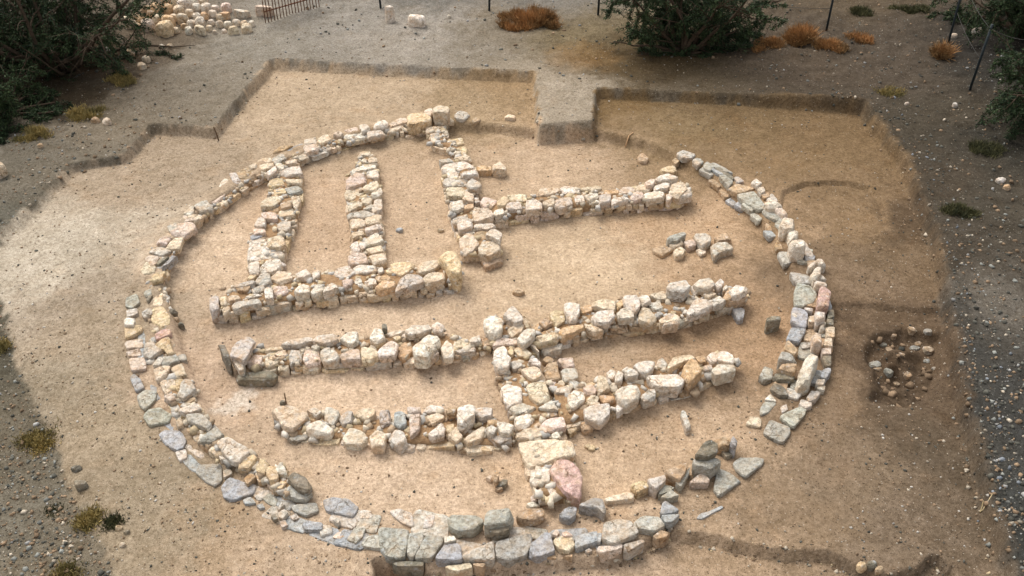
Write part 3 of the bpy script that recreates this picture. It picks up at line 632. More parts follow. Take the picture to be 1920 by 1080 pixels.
# ---- the walls inside the ring
wall('cross_wall', 'leftmost of the upright walls, yellowish stones, running up to the ring', 'stone wall', 0.20, '''
R1: w 1480,600 1580,565 1615,640 1480,665 1400,630;w/.24 1370,560 1420,545 1450,590 1410,610;c 1460,540 1550,515 1575,545 1480,560;w 1290,640 1370,580 1390,620 1310,660;c 1455,690 1610,690 1610,740 1490,730;y/.17 1320,700 1430,680 1460,740 1320,780;n/.18 1460,780 1580,760 1620,800 1500,830;y/.16 1340,790 1450,770 1470,830 1340,830;c 1245,930 1260,870 1400,830 1420,890 1360,945 1250,950;c 1520,860 1590,840 1600,900 1560,970 1530,940;r 1415,915 1510,895 1520,940 1430,960;o 1350,960 1400,955 1405,985 1360,990;c 1390,990 1530,950 1550,1020 1420,1040;p 1240,1000 1380,990 1390,1050 1280,1050
R5: w/.23 1330,90 1380,10 1430,60 1420,110 1340,115;g 1540,80 1640,50 1660,110 1620,160 1540,140;c 1490,110 1530,120 1530,150 1490,150;p 1320,130 1420,140 1430,170 1330,180;b 1285,190 1380,170 1400,210 1310,240;c/.23 1445,230 1580,190 1610,270 1530,300 1450,280;w 1270,360 1300,240 1420,230 1450,290 1580,320 1580,360 1400,410 1280,410;w 1265,440 1370,430 1370,530 1290,530;w 1370,500 1440,420 1550,410 1580,460 1500,520 1380,520
''', [((515,310),(562,305)),((505,340),(566,340)),((490,385),(560,385)),((477,430),(545,430)),((465,475),(532,475)),((466,508),(528,503))])

wall('cross_wall', 'middle upright wall of cream stones between two bare earth bays, standing free at its top', 'stone wall', 0.18, '''
R2: c 340,480 380,450 460,450 460,485;c 430,510 500,490 520,540 440,550;w 360,530 410,510 420,550;w 270,630 350,580 490,555 500,600 380,620 290,640;w 415,640 500,600 530,660 520,690 430,680;p 240,700 330,640 410,660 400,720 300,760 240,760;c/.21 390,760 510,720 530,750 500,790 400,790;c 225,830 250,770 380,770 390,830 290,880 240,860;w 460,820 540,750 560,830 470,855;c 370,870 470,860 460,920 380,910;c 255,930 340,890 380,930 260,980;w 465,960 500,880 550,860 560,960 480,990;g 390,960 470,920 480,950 400,970;g 250,1010 380,980 480,990 470,1030 260,1050
R6: c 460,60 590,40 600,100 480,130;c 595,30 740,10 740,70 610,90;w 600,130 740,85 745,120 690,150 610,165;c 480,170 580,140 590,180 490,220;w/.22 590,240 700,165 765,230 690,265 610,275;w 470,260 530,250 550,330 480,330;w 545,260 600,250 600,300 560,330;c 600,310 740,290 770,340 640,350;p/.21 445,410 480,345 600,340 620,430 470,460;c/.2 630,370 770,360 790,420 680,450
''', [((675,290),(700,290)),((653,325),(708,320)),((650,370),(713,370)),((656,420),(714,420)),((655,470),(719,465)),((656,491),(722,489))])

wall('cross_wall', 'rightmost of the three upright walls, white stones, reaching up to the ring by a thin neck', 'stone wall', 0.21, '''
R2: c/.17 955,230 1120,220 1130,260 960,280;c/.16 990,300 1080,285 1100,340 1010,380;c/.16 1090,285 1150,290 1160,320 1110,325;y/.17 1140,340 1280,330 1290,380 1200,400;y/.17 1215,430 1300,400 1330,450 1270,490;c 1220,500 1330,480 1370,520 1280,530;g 1070,525 1160,510 1210,540 1100,550;w 1095,590 1200,545 1350,540 1390,580 1280,610 1120,630;w/.25 1260,640 1410,605 1420,650 1290,660;w 1145,640 1200,620 1250,640 1230,690 1150,680;g/.18 1110,730 1130,690 1310,690 1320,750 1150,760;g 1320,730 1380,680 1450,740 1440,770 1340,780;c 1140,800 1150,770 1300,770 1310,850 1160,850;c 1310,800 1380,830 1380,900 1280,880 1300,850;w/.24 1160,910 1270,890 1300,940 1240,970 1180,960;o 1290,930 1380,920 1380,960 1300,970;w 1380,870 1420,860 1440,900 1400,915;p 1440,900 1480,850 1600,890 1560,940 1480,950;c/.24 1390,960 1530,960 1560,1040 1400,1070 1380,1010;g 1200,1040 1310,1020 1380,1070 1280,1100 1200,1090
R6: w/.24 1430,80 1480,55 1560,80 1560,120 1440,140;w 1585,95 1750,85 1770,110 1700,140 1590,130;w/.28 1685,180 1750,115 1830,170 1810,245 1720,200;c/.21/.18 1440,190 1550,180 1620,270 1560,330 1470,350;c/.21/.16 1620,300 1660,250 1800,240 1810,330 1700,380 1630,350;r/.18 1560,180 1680,140 1700,220 1640,240;r/.1/.15 1640,400 1720,380 1820,390 1830,420 1690,480
''', [((800,238),(835,238)),((810,262),(842,257)),((840,273),(866,262)),((850,290),(876,290)),((827,306),(886,300)),((834,340),(900,336)),((841,380),(890,375)),((850,410),(922,405)),((861,440),(933,430)),((868,468),(935,465))])

wall('spur_wall', 'straight wall of cream blocks running right from the white upright wall', 'stone wall', 0.24, '''
R2: c 1690,840 1850,830 1860,890 1720,890;w 1680,920 1800,890 1820,960 1680,970;w 1550,990 1640,935 1660,1010 1580,1030;y 1590,900 1660,840 1700,880 1670,930 1600,930
R3: c 0,830 80,830 90,870 0,880;w 80,890 130,875 220,890 220,960 80,970;c 195,800 220,770 350,770 380,800 330,830 210,840;w 385,780 430,755 540,765 560,800 520,825 420,820;c 560,780 740,750 760,790 600,800;c 235,900 330,860 340,930 240,940;p 350,880 480,850 495,920 390,960 345,940;w 510,850 590,840 610,900 520,900;w 600,840 720,820 730,860 650,890;g 735,840 840,830 845,900 740,910;w 850,870 990,850 1000,870 860,920;o/.22 780,800 900,780 920,830 800,840;p 920,800 950,770 1060,770 1060,810 930,830;c 1060,770 1110,745 1200,760 1190,800 1090,805;p 1015,860 1050,810 1130,815 1150,860 1040,890;w 1145,820 1300,795 1330,860 1170,875;p/.3 1150,720 1190,690 1240,700 1220,750 1160,755;w/.32 1240,670 1350,645 1445,690 1420,700 1280,695;w/.28 1230,760 1360,720 1370,770 1240,790;c/.28 1380,790 1390,750 1480,720 1530,780 1450,850 1370,820;w/.25 1450,840 1540,790 1575,840 1450,860;w/.25 1340,830 1400,850 1370,885 1345,880
''', [((918,372),(925,403)),((1000,357),(1005,390)),((1080,350),(1085,383)),((1160,350),(1165,376)),((1230,335),(1240,370)),((1283,342),(1294,366))], face='cyccrp')

wall('spur_wall', 'thick wall at left with three upright walls behind it and a tall rounded end stone', 'stone wall', 0.24, '''
R5: g/.26/.2 925,760 1000,740 1005,850 930,880;c 1010,760 1080,740 1090,810 1030,820;g/.26 1130,820 1180,790 1360,765 1380,810 1260,820 1160,860;c 1090,750 1180,720 1200,760 1100,790;g 1140,640 1330,590 1330,640 1160,660;r 1160,660 1290,650 1270,690 1180,690;g 1210,760 1360,710 1400,740 1260,770;g 1300,680 1420,640 1420,690 1330,710;g 1335,610 1390,540 1460,540 1480,610 1400,640;c 1470,580 1540,520 1650,520 1665,580 1560,620;y/.2 1255,580 1320,530 1350,560 1300,590;w/.27 1420,690 1440,660 1490,670 1500,760 1430,760;p/.22 1500,660 1620,650 1630,710 1510,740;w 1705,540 1800,490 1840,540 1800,580 1720,570;w/.27 1685,690 1760,625 1820,650 1820,710 1700,715;c/.2 1040,850 1100,820 1110,870 1050,910
R6: w 120,530 180,500 190,560 130,580;c 190,540 290,490 310,600 220,610;w 310,520 330,480 440,465 510,540 440,575 330,560;w 485,480 540,455 690,465 690,510 590,530 520,530;w 705,500 750,475 770,510 730,535;y 780,510 830,490 850,540 800,550;y 830,450 1000,420 1050,450 990,520 920,550 850,520;c 1070,490 1110,440 1240,405 1280,450 1190,510 1090,530;w/.27 110,700 160,645 230,640 220,690 130,720;w/.27 235,670 310,610 355,650 290,690 220,710;p 390,600 490,580 470,640 410,660;w 500,600 560,580 570,620 510,630;w 590,600 690,590 700,630 620,640;o 690,570 800,550 830,590 720,610;o 690,650 770,600 860,610 870,650 720,680;g/.26 890,640 900,590 980,545 1100,560 1120,610 960,660 870,690;c 1120,590 1160,545 1310,510 1315,580 1150,630;y/.36/.34 1250,375 1310,345 1410,350 1455,430 1460,500 1430,530 1365,510 1325,440;c/.17/.16 490,690 550,650 680,650 690,700 560,730
''', [((394,556),(399,580)),((440,526),(450,577)),((520,509),(530,560)),((600,500),(600,551)),((680,495),(690,542)),((760,490),(770,534)),((828,482),(838,524)),((852,486),(858,522))])

wall('spur_wall', 'wall of cream stones at left of the central spine with a large leaning slab at its left end', 'stone wall', 0.20, '''
R9: g/.3/.1 1065,360 1100,260 1210,175 1280,210 1240,330 1190,405 1110,365;g/.22 1070,375 1110,370 1190,430 1180,490 1140,490;d/.25/.25 955,250 1000,240 1060,370 1050,410 1010,380;p 1215,420 1290,340 1350,370 1340,440 1220,440;w/.23 1520,270 1560,230 1790,195 1800,230 1640,270;c 1370,300 1470,290 1560,280 1540,310 1380,325;c 1360,390 1380,345 1440,340 1510,420 1410,460 1365,450;c 1450,340 1560,310 1570,360 1500,370;g 1590,360 1620,310 1690,310 1705,410 1600,430;p 1720,400 1740,320 1860,320 1870,420 1750,440;w 1790,290 1840,260 1870,290 1830,310
R10: w/.24 30,220 70,190 240,165 260,210 140,250 50,240;w/.24 275,200 350,155 430,150 440,220 370,260;g 100,330 150,290 220,310 270,370 210,410 120,400;p 280,370 310,310 440,300 460,400 300,400;c 470,400 470,290 600,300 620,370 540,410;w/.25 610,320 730,225 800,260 770,360 640,370;w/.25 540,200 590,110 660,140 680,200 600,240;y 600,250 660,220 680,250 610,280;w 690,160 820,130 870,150 750,190;w/.26 860,150 930,90 1070,85 1095,110 990,170 900,180;w 820,190 850,160 910,200 870,210;y 750,200 800,180 830,200 790,235;w/.3/.22 935,300 1100,140 1180,220 1080,350 1050,375 950,360;w/.26 1100,90 1150,60 1210,90 1190,150 1120,130;o 810,260 900,230 930,320 850,390 800,360;w/.22 1080,370 1150,300 1165,340 1100,380;w/.25 1180,290 1230,220 1300,290 1290,360 1220,370;c 1300,250 1400,200 1440,230 1430,290 1320,300;w/.22 1440,210 1530,175 1540,240 1450,240;r/.17 1540,210 1600,200 1640,270 1560,280;g/.17 1310,320 1490,290 1480,330 1360,340;d/.25/.1 650,90 690,70 700,120 660,120
''', [((443,634),(457,688)),((500,648),(510,683)),((580,631),(585,677)),((660,624),(670,671)),((740,614),(750,667)),((820,608),(835,661)),((880,634),(880,654)),((916,632),(920,645))])

wall('spine_wall', 'central spine wall of mixed white stones ending in a big slab and a pink stone at bottom', 'stone wall', 0.21, '''
R7: w/.3/.2 130,460 200,440 290,460 290,560 220,590 150,560;w/.28 310,420 390,335 430,335 480,480 410,500 350,460;c 340,560 430,510 490,520 470,580 380,620;w/.3 430,630 510,555 590,570 580,620 480,690;p 215,650 300,620 420,650 430,690 320,700 220,710;w/.28/.2 230,760 270,700 340,720 340,790 370,810 340,900 240,890 220,820;y 345,750 390,710 400,780 370,800;c 400,740 470,720 560,770 540,800 440,800;w 530,680 570,670 630,770 580,730;g 350,860 420,840 500,880 400,920;w 530,850 600,810 640,830 640,890 590,880;c/.22 470,920 590,890 640,920 650,970 580,1010 520,980;w/.16 450,980 490,960 500,1010
R11: w/.2 190,410 240,385 370,410 370,540 240,575 210,470;w/.15 310,360 340,340 390,380 340,400;c/.21 420,380 590,335 630,510 520,560 450,490;o/.15 370,490 430,480 450,540 380,545;g/.19 265,590 380,555 500,590 440,635 320,640;w/.2 520,590 660,520 700,600 600,610;w/.19 310,670 470,645 475,700 430,760 330,770;r/.16 490,660 690,620 700,660 560,700;p/.21 550,740 620,680 740,680 770,760 640,800 590,810;w/.19 640,830 700,810 730,860 660,870;p/.16 480,750 540,720 550,760 490,770;c/.19 330,830 420,780 530,770 570,840 450,880 340,860;c/.2/.18 350,890 640,890 810,920 845,1030 640,1070 460,1130
R15: m/.22/.2 430,230 500,165 600,160 680,210 720,310 700,480 560,410 500,330;w/.18 265,250 400,220 430,260 430,340 300,370 265,330;w/.16 440,310 460,290 480,340;w/.15 330,420 410,385 500,430 440,490 340,510;p/.1 265,480 320,450 330,510 270,520;c/.1 560,500 650,490 680,520 600,535;w/.08 225,545 290,530 350,560 260,580
''', [((909,597),(983,578)),((917,620),(998,610)),((927,650),(1008,650)),((932,690),(1012,690)),((942,725),(1028,712)),((952,760),(1043,756)),((967,800),(1058,800)),((977,830),(1068,830)),((991,870),(1078,862)),((998,900),(1084,900)),((1003,925),(1075,922))])

wall('spur_wall', 'longest wall right of the central spine, high white stones with a jumbled right end', 'stone wall', 0.24, '''
R7: o/.19 580,560 620,500 650,580;r/.24 630,500 660,450 750,500 680,540;y 725,420 780,380 850,410 860,480 780,520 740,470;w/.3 855,330 990,320 990,390 960,460 900,470 870,410;o/.22 1000,370 1060,330 1110,350 1100,400 1020,420;c/.28 1100,330 1170,295 1310,300 1310,380 1200,370;w/.3 1100,450 1150,400 1290,390 1310,440 1240,510 1140,480;y 1320,320 1380,290 1390,340 1330,380;w/.32 1380,260 1510,250 1540,340 1490,390 1410,350;w/.3 1330,410 1390,355 1470,390 1480,450 1350,460;w/.28 1520,260 1600,250 1640,300 1560,340;c 1620,250 1750,210 1780,280 1700,290;c/.26 1530,420 1560,360 1620,380 1690,460 1630,500 1530,470;w 1620,350 1710,300 1740,370 1660,380;o/.24 810,580 850,540 1000,510 1040,550 950,580 830,620;c/.22 580,620 770,590 800,640 640,680;g/.12/.14 650,740 700,700 830,690 820,740 680,770;c/.22 1040,540 1090,520 1210,560 1120,580;g/.2 930,490 1010,470 1030,490 960,505;c/.26 1710,470 1840,410 1890,440 1890,490 1730,510
R8: g/.36/.2 45,280 100,220 200,200 260,260 210,310 110,310;g 270,270 340,260 350,320 290,340;w/.32 290,240 330,205 440,200 480,250 420,290 340,280;g/.3 485,240 530,200 565,230 540,280 500,280;w/.28 555,290 580,250 610,280 560,310;w/.33 610,300 680,255 780,290 700,340 650,340;o/.28 555,350 610,300 640,330 620,380 580,380;r/.22 580,390 700,350 780,320 770,380 620,420;w/.3 235,500 300,390 400,360 460,440 380,490 260,530;g/.3 450,400 520,350 580,380 550,420 470,440;c/.26 0,560 90,510 160,550 150,600 10,620;c 360,320 460,310 500,340 420,370;b/.12/.15 640,470 750,460 740,545 690,550
''', [((1003,613),(1012,640)),((1050,592),(1060,626)),((1110,568),(1120,605)),((1170,556),(1180,603)),((1230,552),(1240,598)),((1290,532),(1300,586)),((1350,530),(1360,568)),((1392,537),(1396,558))], face='ccryggc')

wall('spur_wall', 'lower right wall of white and orange boulders running up from the paved corner by the spine', 'stone wall', 0.20, '''
R11: r/.1 560,160 620,120 670,160 620,200;p/.13 690,155 830,140 850,220 780,230;g/.14 730,240 860,235 880,310 840,350 760,350;r/.1 570,210 690,180 720,330 590,340;p/.13 620,360 690,350 660,430 630,430;w/.17 670,430 760,395 830,420 800,465 690,460;g/.16 790,360 880,350 950,400 880,440;n/.1 650,480 800,470 780,540 690,540;n/.1 700,570 780,540 890,630 760,660;y/.1 770,760 850,730 870,790 810,830;r/.11 850,670 920,660 1020,770 930,790;c/.23 1060,310 1120,300 1170,400 1060,470;p 930,410 1000,380 1050,430 1030,470 950,450;w/.22 800,470 850,440 930,460 940,530 830,580 790,530;c 960,520 1000,480 1070,490 1060,540 970,560;o 1060,490 1190,470 1210,520 1120,550;w/.22 940,580 1160,560 1165,640 1090,720 950,670;c/.22 1000,540 1080,550 1060,580 980,580;w 1140,280 1180,255 1230,260 1210,330 1160,330;w/.22 1220,300 1260,240 1290,290 1280,340 1220,370;g/.25 1280,250 1340,215 1420,280 1420,310 1330,310;w/.26 1385,210 1480,170 1570,170 1560,220 1500,280 1430,260;g 1590,170 1650,145 1690,190 1660,240 1600,230;w/.24 1690,210 1760,140 1830,140 1820,180 1710,230;w/.26/.18 1225,440 1290,400 1390,385 1445,440 1420,500 1320,550 1260,530;w/.18 1215,590 1260,550 1310,580 1240,635;g 1450,490 1520,430 1570,430 1580,500 1480,530;w/.26/.18 1510,310 1560,290 1780,270 1840,330 1780,400 1620,400 1560,370
R12: c/.26 60,210 110,140 290,120 300,150 190,180 80,230;o/.3/.2 190,230 270,150 320,180 365,260 260,350 220,310;o 310,140 380,120 410,180 340,190;p 410,130 470,95 510,110 500,180 450,190;w/.25 515,95 560,80 640,120 650,190 570,180 515,150;g 380,215 450,205 465,250 390,260;w/.25/.18 460,260 510,200 660,205 665,250 500,310
''', [((1035,700),(1052,795)),((1070,712),(1080,790)),((1110,705),(1125,775)),((1160,693),(1172,756)),((1220,678),(1232,738)),((1290,668),(1302,720)),((1340,660),(1350,698)),((1373,664),(1376,688))], face='ccyyrcw')

wall('spur_wall', 'lowest wall, widely spaced white and grey stones, left of the central spine', 'stone wall', 0.15, '''
R9: c/.18 1435,860 1500,830 1600,810 1760,890 1700,960 1620,1010 1540,1010 1500,930;w 1750,850 1830,835 1885,870 1830,905
R10: w/.19 -30,1020 60,930 215,1020 190,1060 0,1060;g 135,850 180,830 270,870 250,930 200,980 140,930;g 270,930 330,860 385,870 380,950 300,980;c 415,880 480,840 590,840 590,910 520,930 440,910;g 630,870 720,855 730,960 640,990;b 770,870 860,860 870,980 800,1000 765,960;g 880,830 990,820 1000,870 900,880;p/.18 900,950 920,880 1000,890 990,1020 910,1070;w 1020,860 1100,800 1200,820 1200,870 1080,880;c 1050,910 1180,880 1220,920 1110,980;r/.22 1230,860 1270,820 1330,840 1310,880 1250,880;w/.27/.2 1340,830 1440,805 1490,830 1480,900 1380,980 1330,960;w 1500,830 1640,820 1640,900 1540,930 1490,890;w/.19 1070,1060 1190,975 1220,1010 1210,1070 1100,1090;y 1230,990 1300,970 1300,1040 1240,1060;w/.2 1590,1020 1640,990 1690,1020 1650,1070 1610,1060;w/.21 1690,960 1800,950 1840,990 1800,1060 1720,1050;o 1600,950 1690,940 1690,980 1620,985
H: w 10,300 50,250 120,260 150,310 110,335 30,330;c 160,290 200,260 250,280 240,340 170,340;g 260,300 300,250 350,270 370,330 320,350;c 690,310 780,230 810,240 790,300 720,330;c 600,290 640,230 680,290 650,320;c/.07 690,360 780,335 870,340 840,380 720,385;g/.14 830,290 880,290 940,270 960,310 880,330
G: n/.08 1610,290 1740,270 1740,310 1640,320
''', [((520,772),(542,812)),((600,772),(610,820)),((680,771),(690,824)),((760,768),(770,828)),((840,762),(850,830)),((912,766),(925,832)),((962,797),(962,828))])

slabs('spur_wall', 'tiny two stone wall stub right of the white upright wall', 'stone wall', '''
R2: o/.12/.15 1410,590 1440,570 1540,580 1540,620 1420,620;c/.16/.2 1550,570 1620,535 1680,580 1670,610 1560,610
''', nm='stone')
finish_walls()
dz = np.zeros(len(gx))
for f in FOOT:
    b0, b1 = f.min(0) - 0.3, f.max(0) + 0.3
    k = np.where((gx > b0[0]) & (gx < b1[0]) & (gy > b0[1]) & (gy < b1[1]))[0]
    d = np.maximum(sdist(gx[k], gy[k], f), 0)
    dz[k] = np.maximum(dz[k], (0.030 + 0.022 * vnoise(gx[k] * 6, gy[k] * 6, 71)) * np.exp(-(d / 0.075) ** 1.5))
ground.data.vertices.foreach_set('co', np.stack([gx, gy, gzv + dz], 1).ravel()); ground.data.update()

# ------------------------------------------------------------------ loose stones, each a thing of its own
def loose(name, label, cat, text, h=0.1, thick=None, group=None, **k):
    for code, px, op in parse(text):
        hh = op[0] if op else h
        m = np.mean(px, 0); x, y, zt = ung(m[0], m[1], hh)
        o = add_stone(name, code, unp(px, zt), zt, thick or hh + 0.03, **k); tag(o, label, cat, group)
    return o

def blob(name, label, cat, u, v, wpx, code, group=None, asp=0.8, hf=0.62, rough=1.1, dz=0.0, dome=0.25, nn=7, ball=0.8, tone=1.0):
    """a boulder seen about wpx wide centred on pixel u,v"""
    x, y, z = ung(u, v); sc_ = np.hypot(*(np.array(un(u + 1, v, z)) - np.array(un(u, v, z))))
    W = wpx * sc_; H = W * hf
    x, y, z = ung(u, v + 0.25 * wpx * hf)
    an = np.sort(rng.uniform(0, 0.7, nn) + np.arange(nn) * 2 * math.pi / nn); rot = rng.uniform(0, 3.14) if asp > .7 else 0
    P = np.stack([np.cos(an) * W / 2 * rng.uniform(.88, 1.1, nn), np.sin(an) * W / 2 * asp * rng.uniform(.88, 1.1, nn)], 1)
    o = add_stone(name, code, P + (x, y), z + H + dz, H + 0.04 + dz * .3, rough=rough, rnd=0.2, dome=dome, tilt=.08, ball=ball)
    o.color = tuple(min(.9, q * tone) for q in o.color[:3]) + (1,)
    return tag(o, label, cat, group)

loose('slab', 'thick dark slab standing on edge in the earth near the right inner side of the ring', 'slab', 'R8: d/.2 945,560 1000,535 1085,525 1075,565 960,590')
loose('slab', 'narrow grey slab set on edge in bare earth below the lower right wall', 'slab', 'R12: g/.1 175,625 215,620 270,770 225,790')
loose('slab', 'dark pinkish block lying flat against the leaning slab at the left wall end', 'block', 'R9: d/.13 1110,545 1180,512 1440,502 1485,535 1440,575 1280,578 1130,565')
loose('slab', 'green grey pentagonal slab, frontmost of the loose slabs right of the ring', 'slab', 'R12: n/.05 920,810 980,700 1160,770 1160,830 1090,910 940,840', rough=.6, tilt=.01)
loose('slab', 'green grey wedge shaped slab just behind the pentagonal slab', 'slab', 'R12: n/.045 1060,670 1230,580 1310,600 1290,660 1190,770', rough=.6, tilt=.01)
loose('slab', 'pale faded slab with mottled surface between white chips and the pentagonal slab', 'slab', 'R12: n/.02 890,600 930,540 1040,550 960,640 890,660', rough=.6, tilt=.01)
loose('slab', 'thin earth coloured slab with a white fleck at its corner', 'slab', 'R12: c/.04 760,740 800,670 900,680 900,770', rough=.6, tilt=.01)
loose('stone', 'rounded dark slate lying beside the long white block', 'stone', 'R12: d/.06 985,410 1020,370 1100,400 1150,480 1060,480 1000,440', rough=.7)
loose('stone', 'flat white stone above the faded slab', 'stone', 'R12: w/.03 930,520 980,465 1040,540', rough=.7)
loose('stone', 'small pale grey stone beside the wedge shaped slab', 'stone', 'R12: g/.03 1070,590 1130,560 1140,620 1090,640', rough=.7)
loose('slab', 'rounded triangular grey slab, right one of the pair by the dark slab stack', 'slab', 'R16: n/.05 1080,370 1140,320 1355,330 1350,370 1190,495 1110,440', rough=.6, tilt=.01)
loose('slab', 'long pointed grey slab, left one of the pair by the dark slab stack', 'slab', 'R16: n/.05 920,500 940,410 1090,480 1150,530 1060,590 950,670 905,610', rough=.6, tilt=.01)
loose('stone', 'blunt blue grey stone sitting alone in front of the pink end stone', 'stone', 'R15: b/.11 525,640 590,570 680,580 670,640 620,680 540,665', rough=.8)
loose('stone', 'thin bluish splinter of slate on the earth right of the ring front', 'stone', 'R16: b/.015 750,870 780,830 880,800 980,755 990,775 900,825 790,880', rough=.5, tilt=.01)
loose('stone', 'small flat grey stone under the lower right wall', 'stone', 'R12: g/.05 -60,265 -20,240 70,270 50,300 -30,300')
loose('stone', 'thin orange flake on earth right of the big slab', 'stone', 'R11: y/.03 935,935 970,920 1040,940 1030,975 985,970')
loose('stone', 'white chip lying on the dark slab at the right of the ring', 'stone', 'R8: w/.10 1175,515 1190,512 1228,540 1215,555 1180,535', thick=.03)
loose('stone', 'flat stone lying alone below the earth tongue', 'stone', 'R2: c/.06 1655,140 1700,110 1760,130 1750,150')
loose('stone', 'round brown stone half sunk in the floor near the upper right of the ring', 'stone', 'R3: r/.05 1075,500 1130,450 1185,500 1170,545 1100,540')
loose('stone', 'brown stone just above the right end of the straight wall', 'stone', 'R3: y/.09 1280,610 1310,585 1420,575 1440,625 1390,640 1300,630')
# the low heap right of centre
GH = 'stones of the low heap on the floor'
loose('stone', 'greenish flat stone on top of the low heap on the floor', 'stone', 'R4: n/.16 0,830 150,785 180,800 100,860 20,860', group=GH)
loose('stone', 'pinkish stone in the middle of the low heap', 'stone', 'R4: p/.1 150,870 250,850 270,900 190,930', group=GH)
loose('stone', 'knobbly cream stone at the front of the low heap', 'stone', 'R4: c/.1 60,960 120,910 170,940 150,990 80,1000', group=GH)
loose('stone', 'pale squarish stone, highest on the right of the low heap', 'stone', 'R4: w/.14 245,830 260,800 400,800 400,860 330,910 290,880', group=GH)
loose('stone', 'small round stone in front of the squarish stone of the low heap', 'stone', 'R4: c/.06 265,950 330,930 360,970 310,995', group=GH)
loose('stone', 'grey angular stone at the right end of the low heap', 'stone', 'R4: g/.12 395,920 430,870 540,880 610,940 480,970 430,1010', group=GH)
loose('stone', 'earthy brown stone behind the right end of the low heap', 'stone', 'R4: r/.1 430,830 540,790 590,850 450,870', group=GH)
loose('stone', 'flat earthy stone at the left end of the low heap', 'stone', 'E: r/.06 1745,320 1800,290 1870,320 1800,360', group=GH)
loose('stone', 'dusty stone at the back left of the low heap', 'stone', 'E: c/.09 1830,270 1900,240 1930,290 1860,310', group=GH)
# sherds by the front wall
GS = 'small pieces piled by the spine'
loose('stone', 'tall brown fragment standing in a tiny pile on the front floor', 'stone', 'R14: r/.13 1560,190 1580,130 1610,140 1610,210 1580,240', group=GS)
loose('stone', 'cream flake leaning left in the tiny pile on the front floor', 'stone', 'R14: c/.06 1490,190 1520,165 1550,175 1540,215', group=GS)
loose('stone', 'dark grey fragment at the right of the tiny pile on the front floor', 'stone', 'R14: d/.07 1610,230 1640,200 1690,215 1670,260 1600,270', group=GS)
loose('stone', 'low brown fragment at the foot of the tiny pile on the front floor', 'stone', 'R14: r/.05 1570,290 1620,270 1650,290 1600,310', group=GS)
loose('clod', 'small crumbling brown clod on the open floor above the spine', 'clod', 'R7: r/.06 385,220 410,195 480,200 500,220 450,240')
blob('stone', 'dark rounded stone at the left gravel border, larger of two', 'stone', 153, 910, 26, 'd', rough=.9)
blob('stone', 'dark flat stone at the left gravel border, just above the larger dark stone', 'stone', 144, 878, 20, 'd', hf=.4)
blob('stone', 'small pale stone beside the grass tuft near the bottom left', 'stone', 224, 990, 15, 'y', hf=.5)
blob('stone', 'small dark stone beneath the pale one near the bottom left', 'stone', 238, 997, 13, 'd', hf=.4)
blob('stone', 'grey stone alone in the earth near the bottom left', 'stone', 230, 1022, 14, 'g', hf=.5)
blob('stone', 'pale angular rock cut by the left edge of the photo', 'stone', 0, 322, 34, 'c', hf=.8)
blob('boulder', 'white upright boulder with a brown base at the top middle', 'boulder', 732, 34, 20, 'w', hf=1.5, rough=.5, dome=.5, asp=.85, tone=1.25, ball=.5)
blob('boulder', 'smooth white boulder lying on its side at the top middle', 'boulder', 782, 43, 40, 'w', hf=.45, rough=.5, asp=.6, dome=.4, tone=1.2)
blob('stone', 'tiny white stone right of the two white boulders', 'stone', 842, 31, 8, 'w')
blob('stone', 'grey pebble cobble in the bay between the two upright walls', 'stone', 749, 432, 15, 'b', hf=.4)
blob('stone', 'brown cobble nearer the right wall of the bay', 'stone', 827, 433, 14, 'r', hf=.4)
blob('stone', 'pale cobble with a bright face in the lower right trench edge', 'stone', 1615, 1062, 20, 'y', hf=.6)
blob('stone', 'dark grey cobble in the lower right trench edge', 'stone', 1633, 1060, 22, 'd', hf=.6)
blob('stone', 'tan cobble, rightmost of three in the lower right trench edge', 'stone', 1648, 1068, 18, 'r', hf=.6)
blob('stone', 'dark standing stone on the west floor beside the ring kerb', 'stone', 341, 613, 13, 'd', hf=1.2, asp=.6)
blob('stone', 'dark angular stone tucked against the west kerb', 'stone', 325, 588, 18, 'd', hf=.7)
blob('stone', 'brown lump beneath the angular stone by the west kerb', 'stone', 330, 600, 14, 'r', hf=.6)
# stones in the shallow pit at right
GP = 'stones in the shallow pit at right'
for (u, v, wd, c) in [(1655,645,16,'n'),(1668,652,20,'r'),(1640,680,26,'n'),(1645,690,20,'r'),(1668,690,20,'n'),(1690,665,14,'r'),(1705,632,18,'r'),(1735,634,18,'n'),(1722,644,16,'r'),(1740,655,24,'c'),(1715,652,18,'n'),(1738,676,14,'n'),(1700,708,18,'r'),(1752,690,12,'n'),(1680,720,14,'r'),(1672,640,14,'r')]:
    blob('stone', {'n': 'dull grey stone lying in the shallow pit at right', 'r': 'earth brown stone lying in the shallow pit at right', 'c': 'pale flat stone, brightest in the shallow pit at right'}[c], 'stone', u, v, wd, c, GP, hf=.36, dz=-.02, ball=.15, tone=.62)

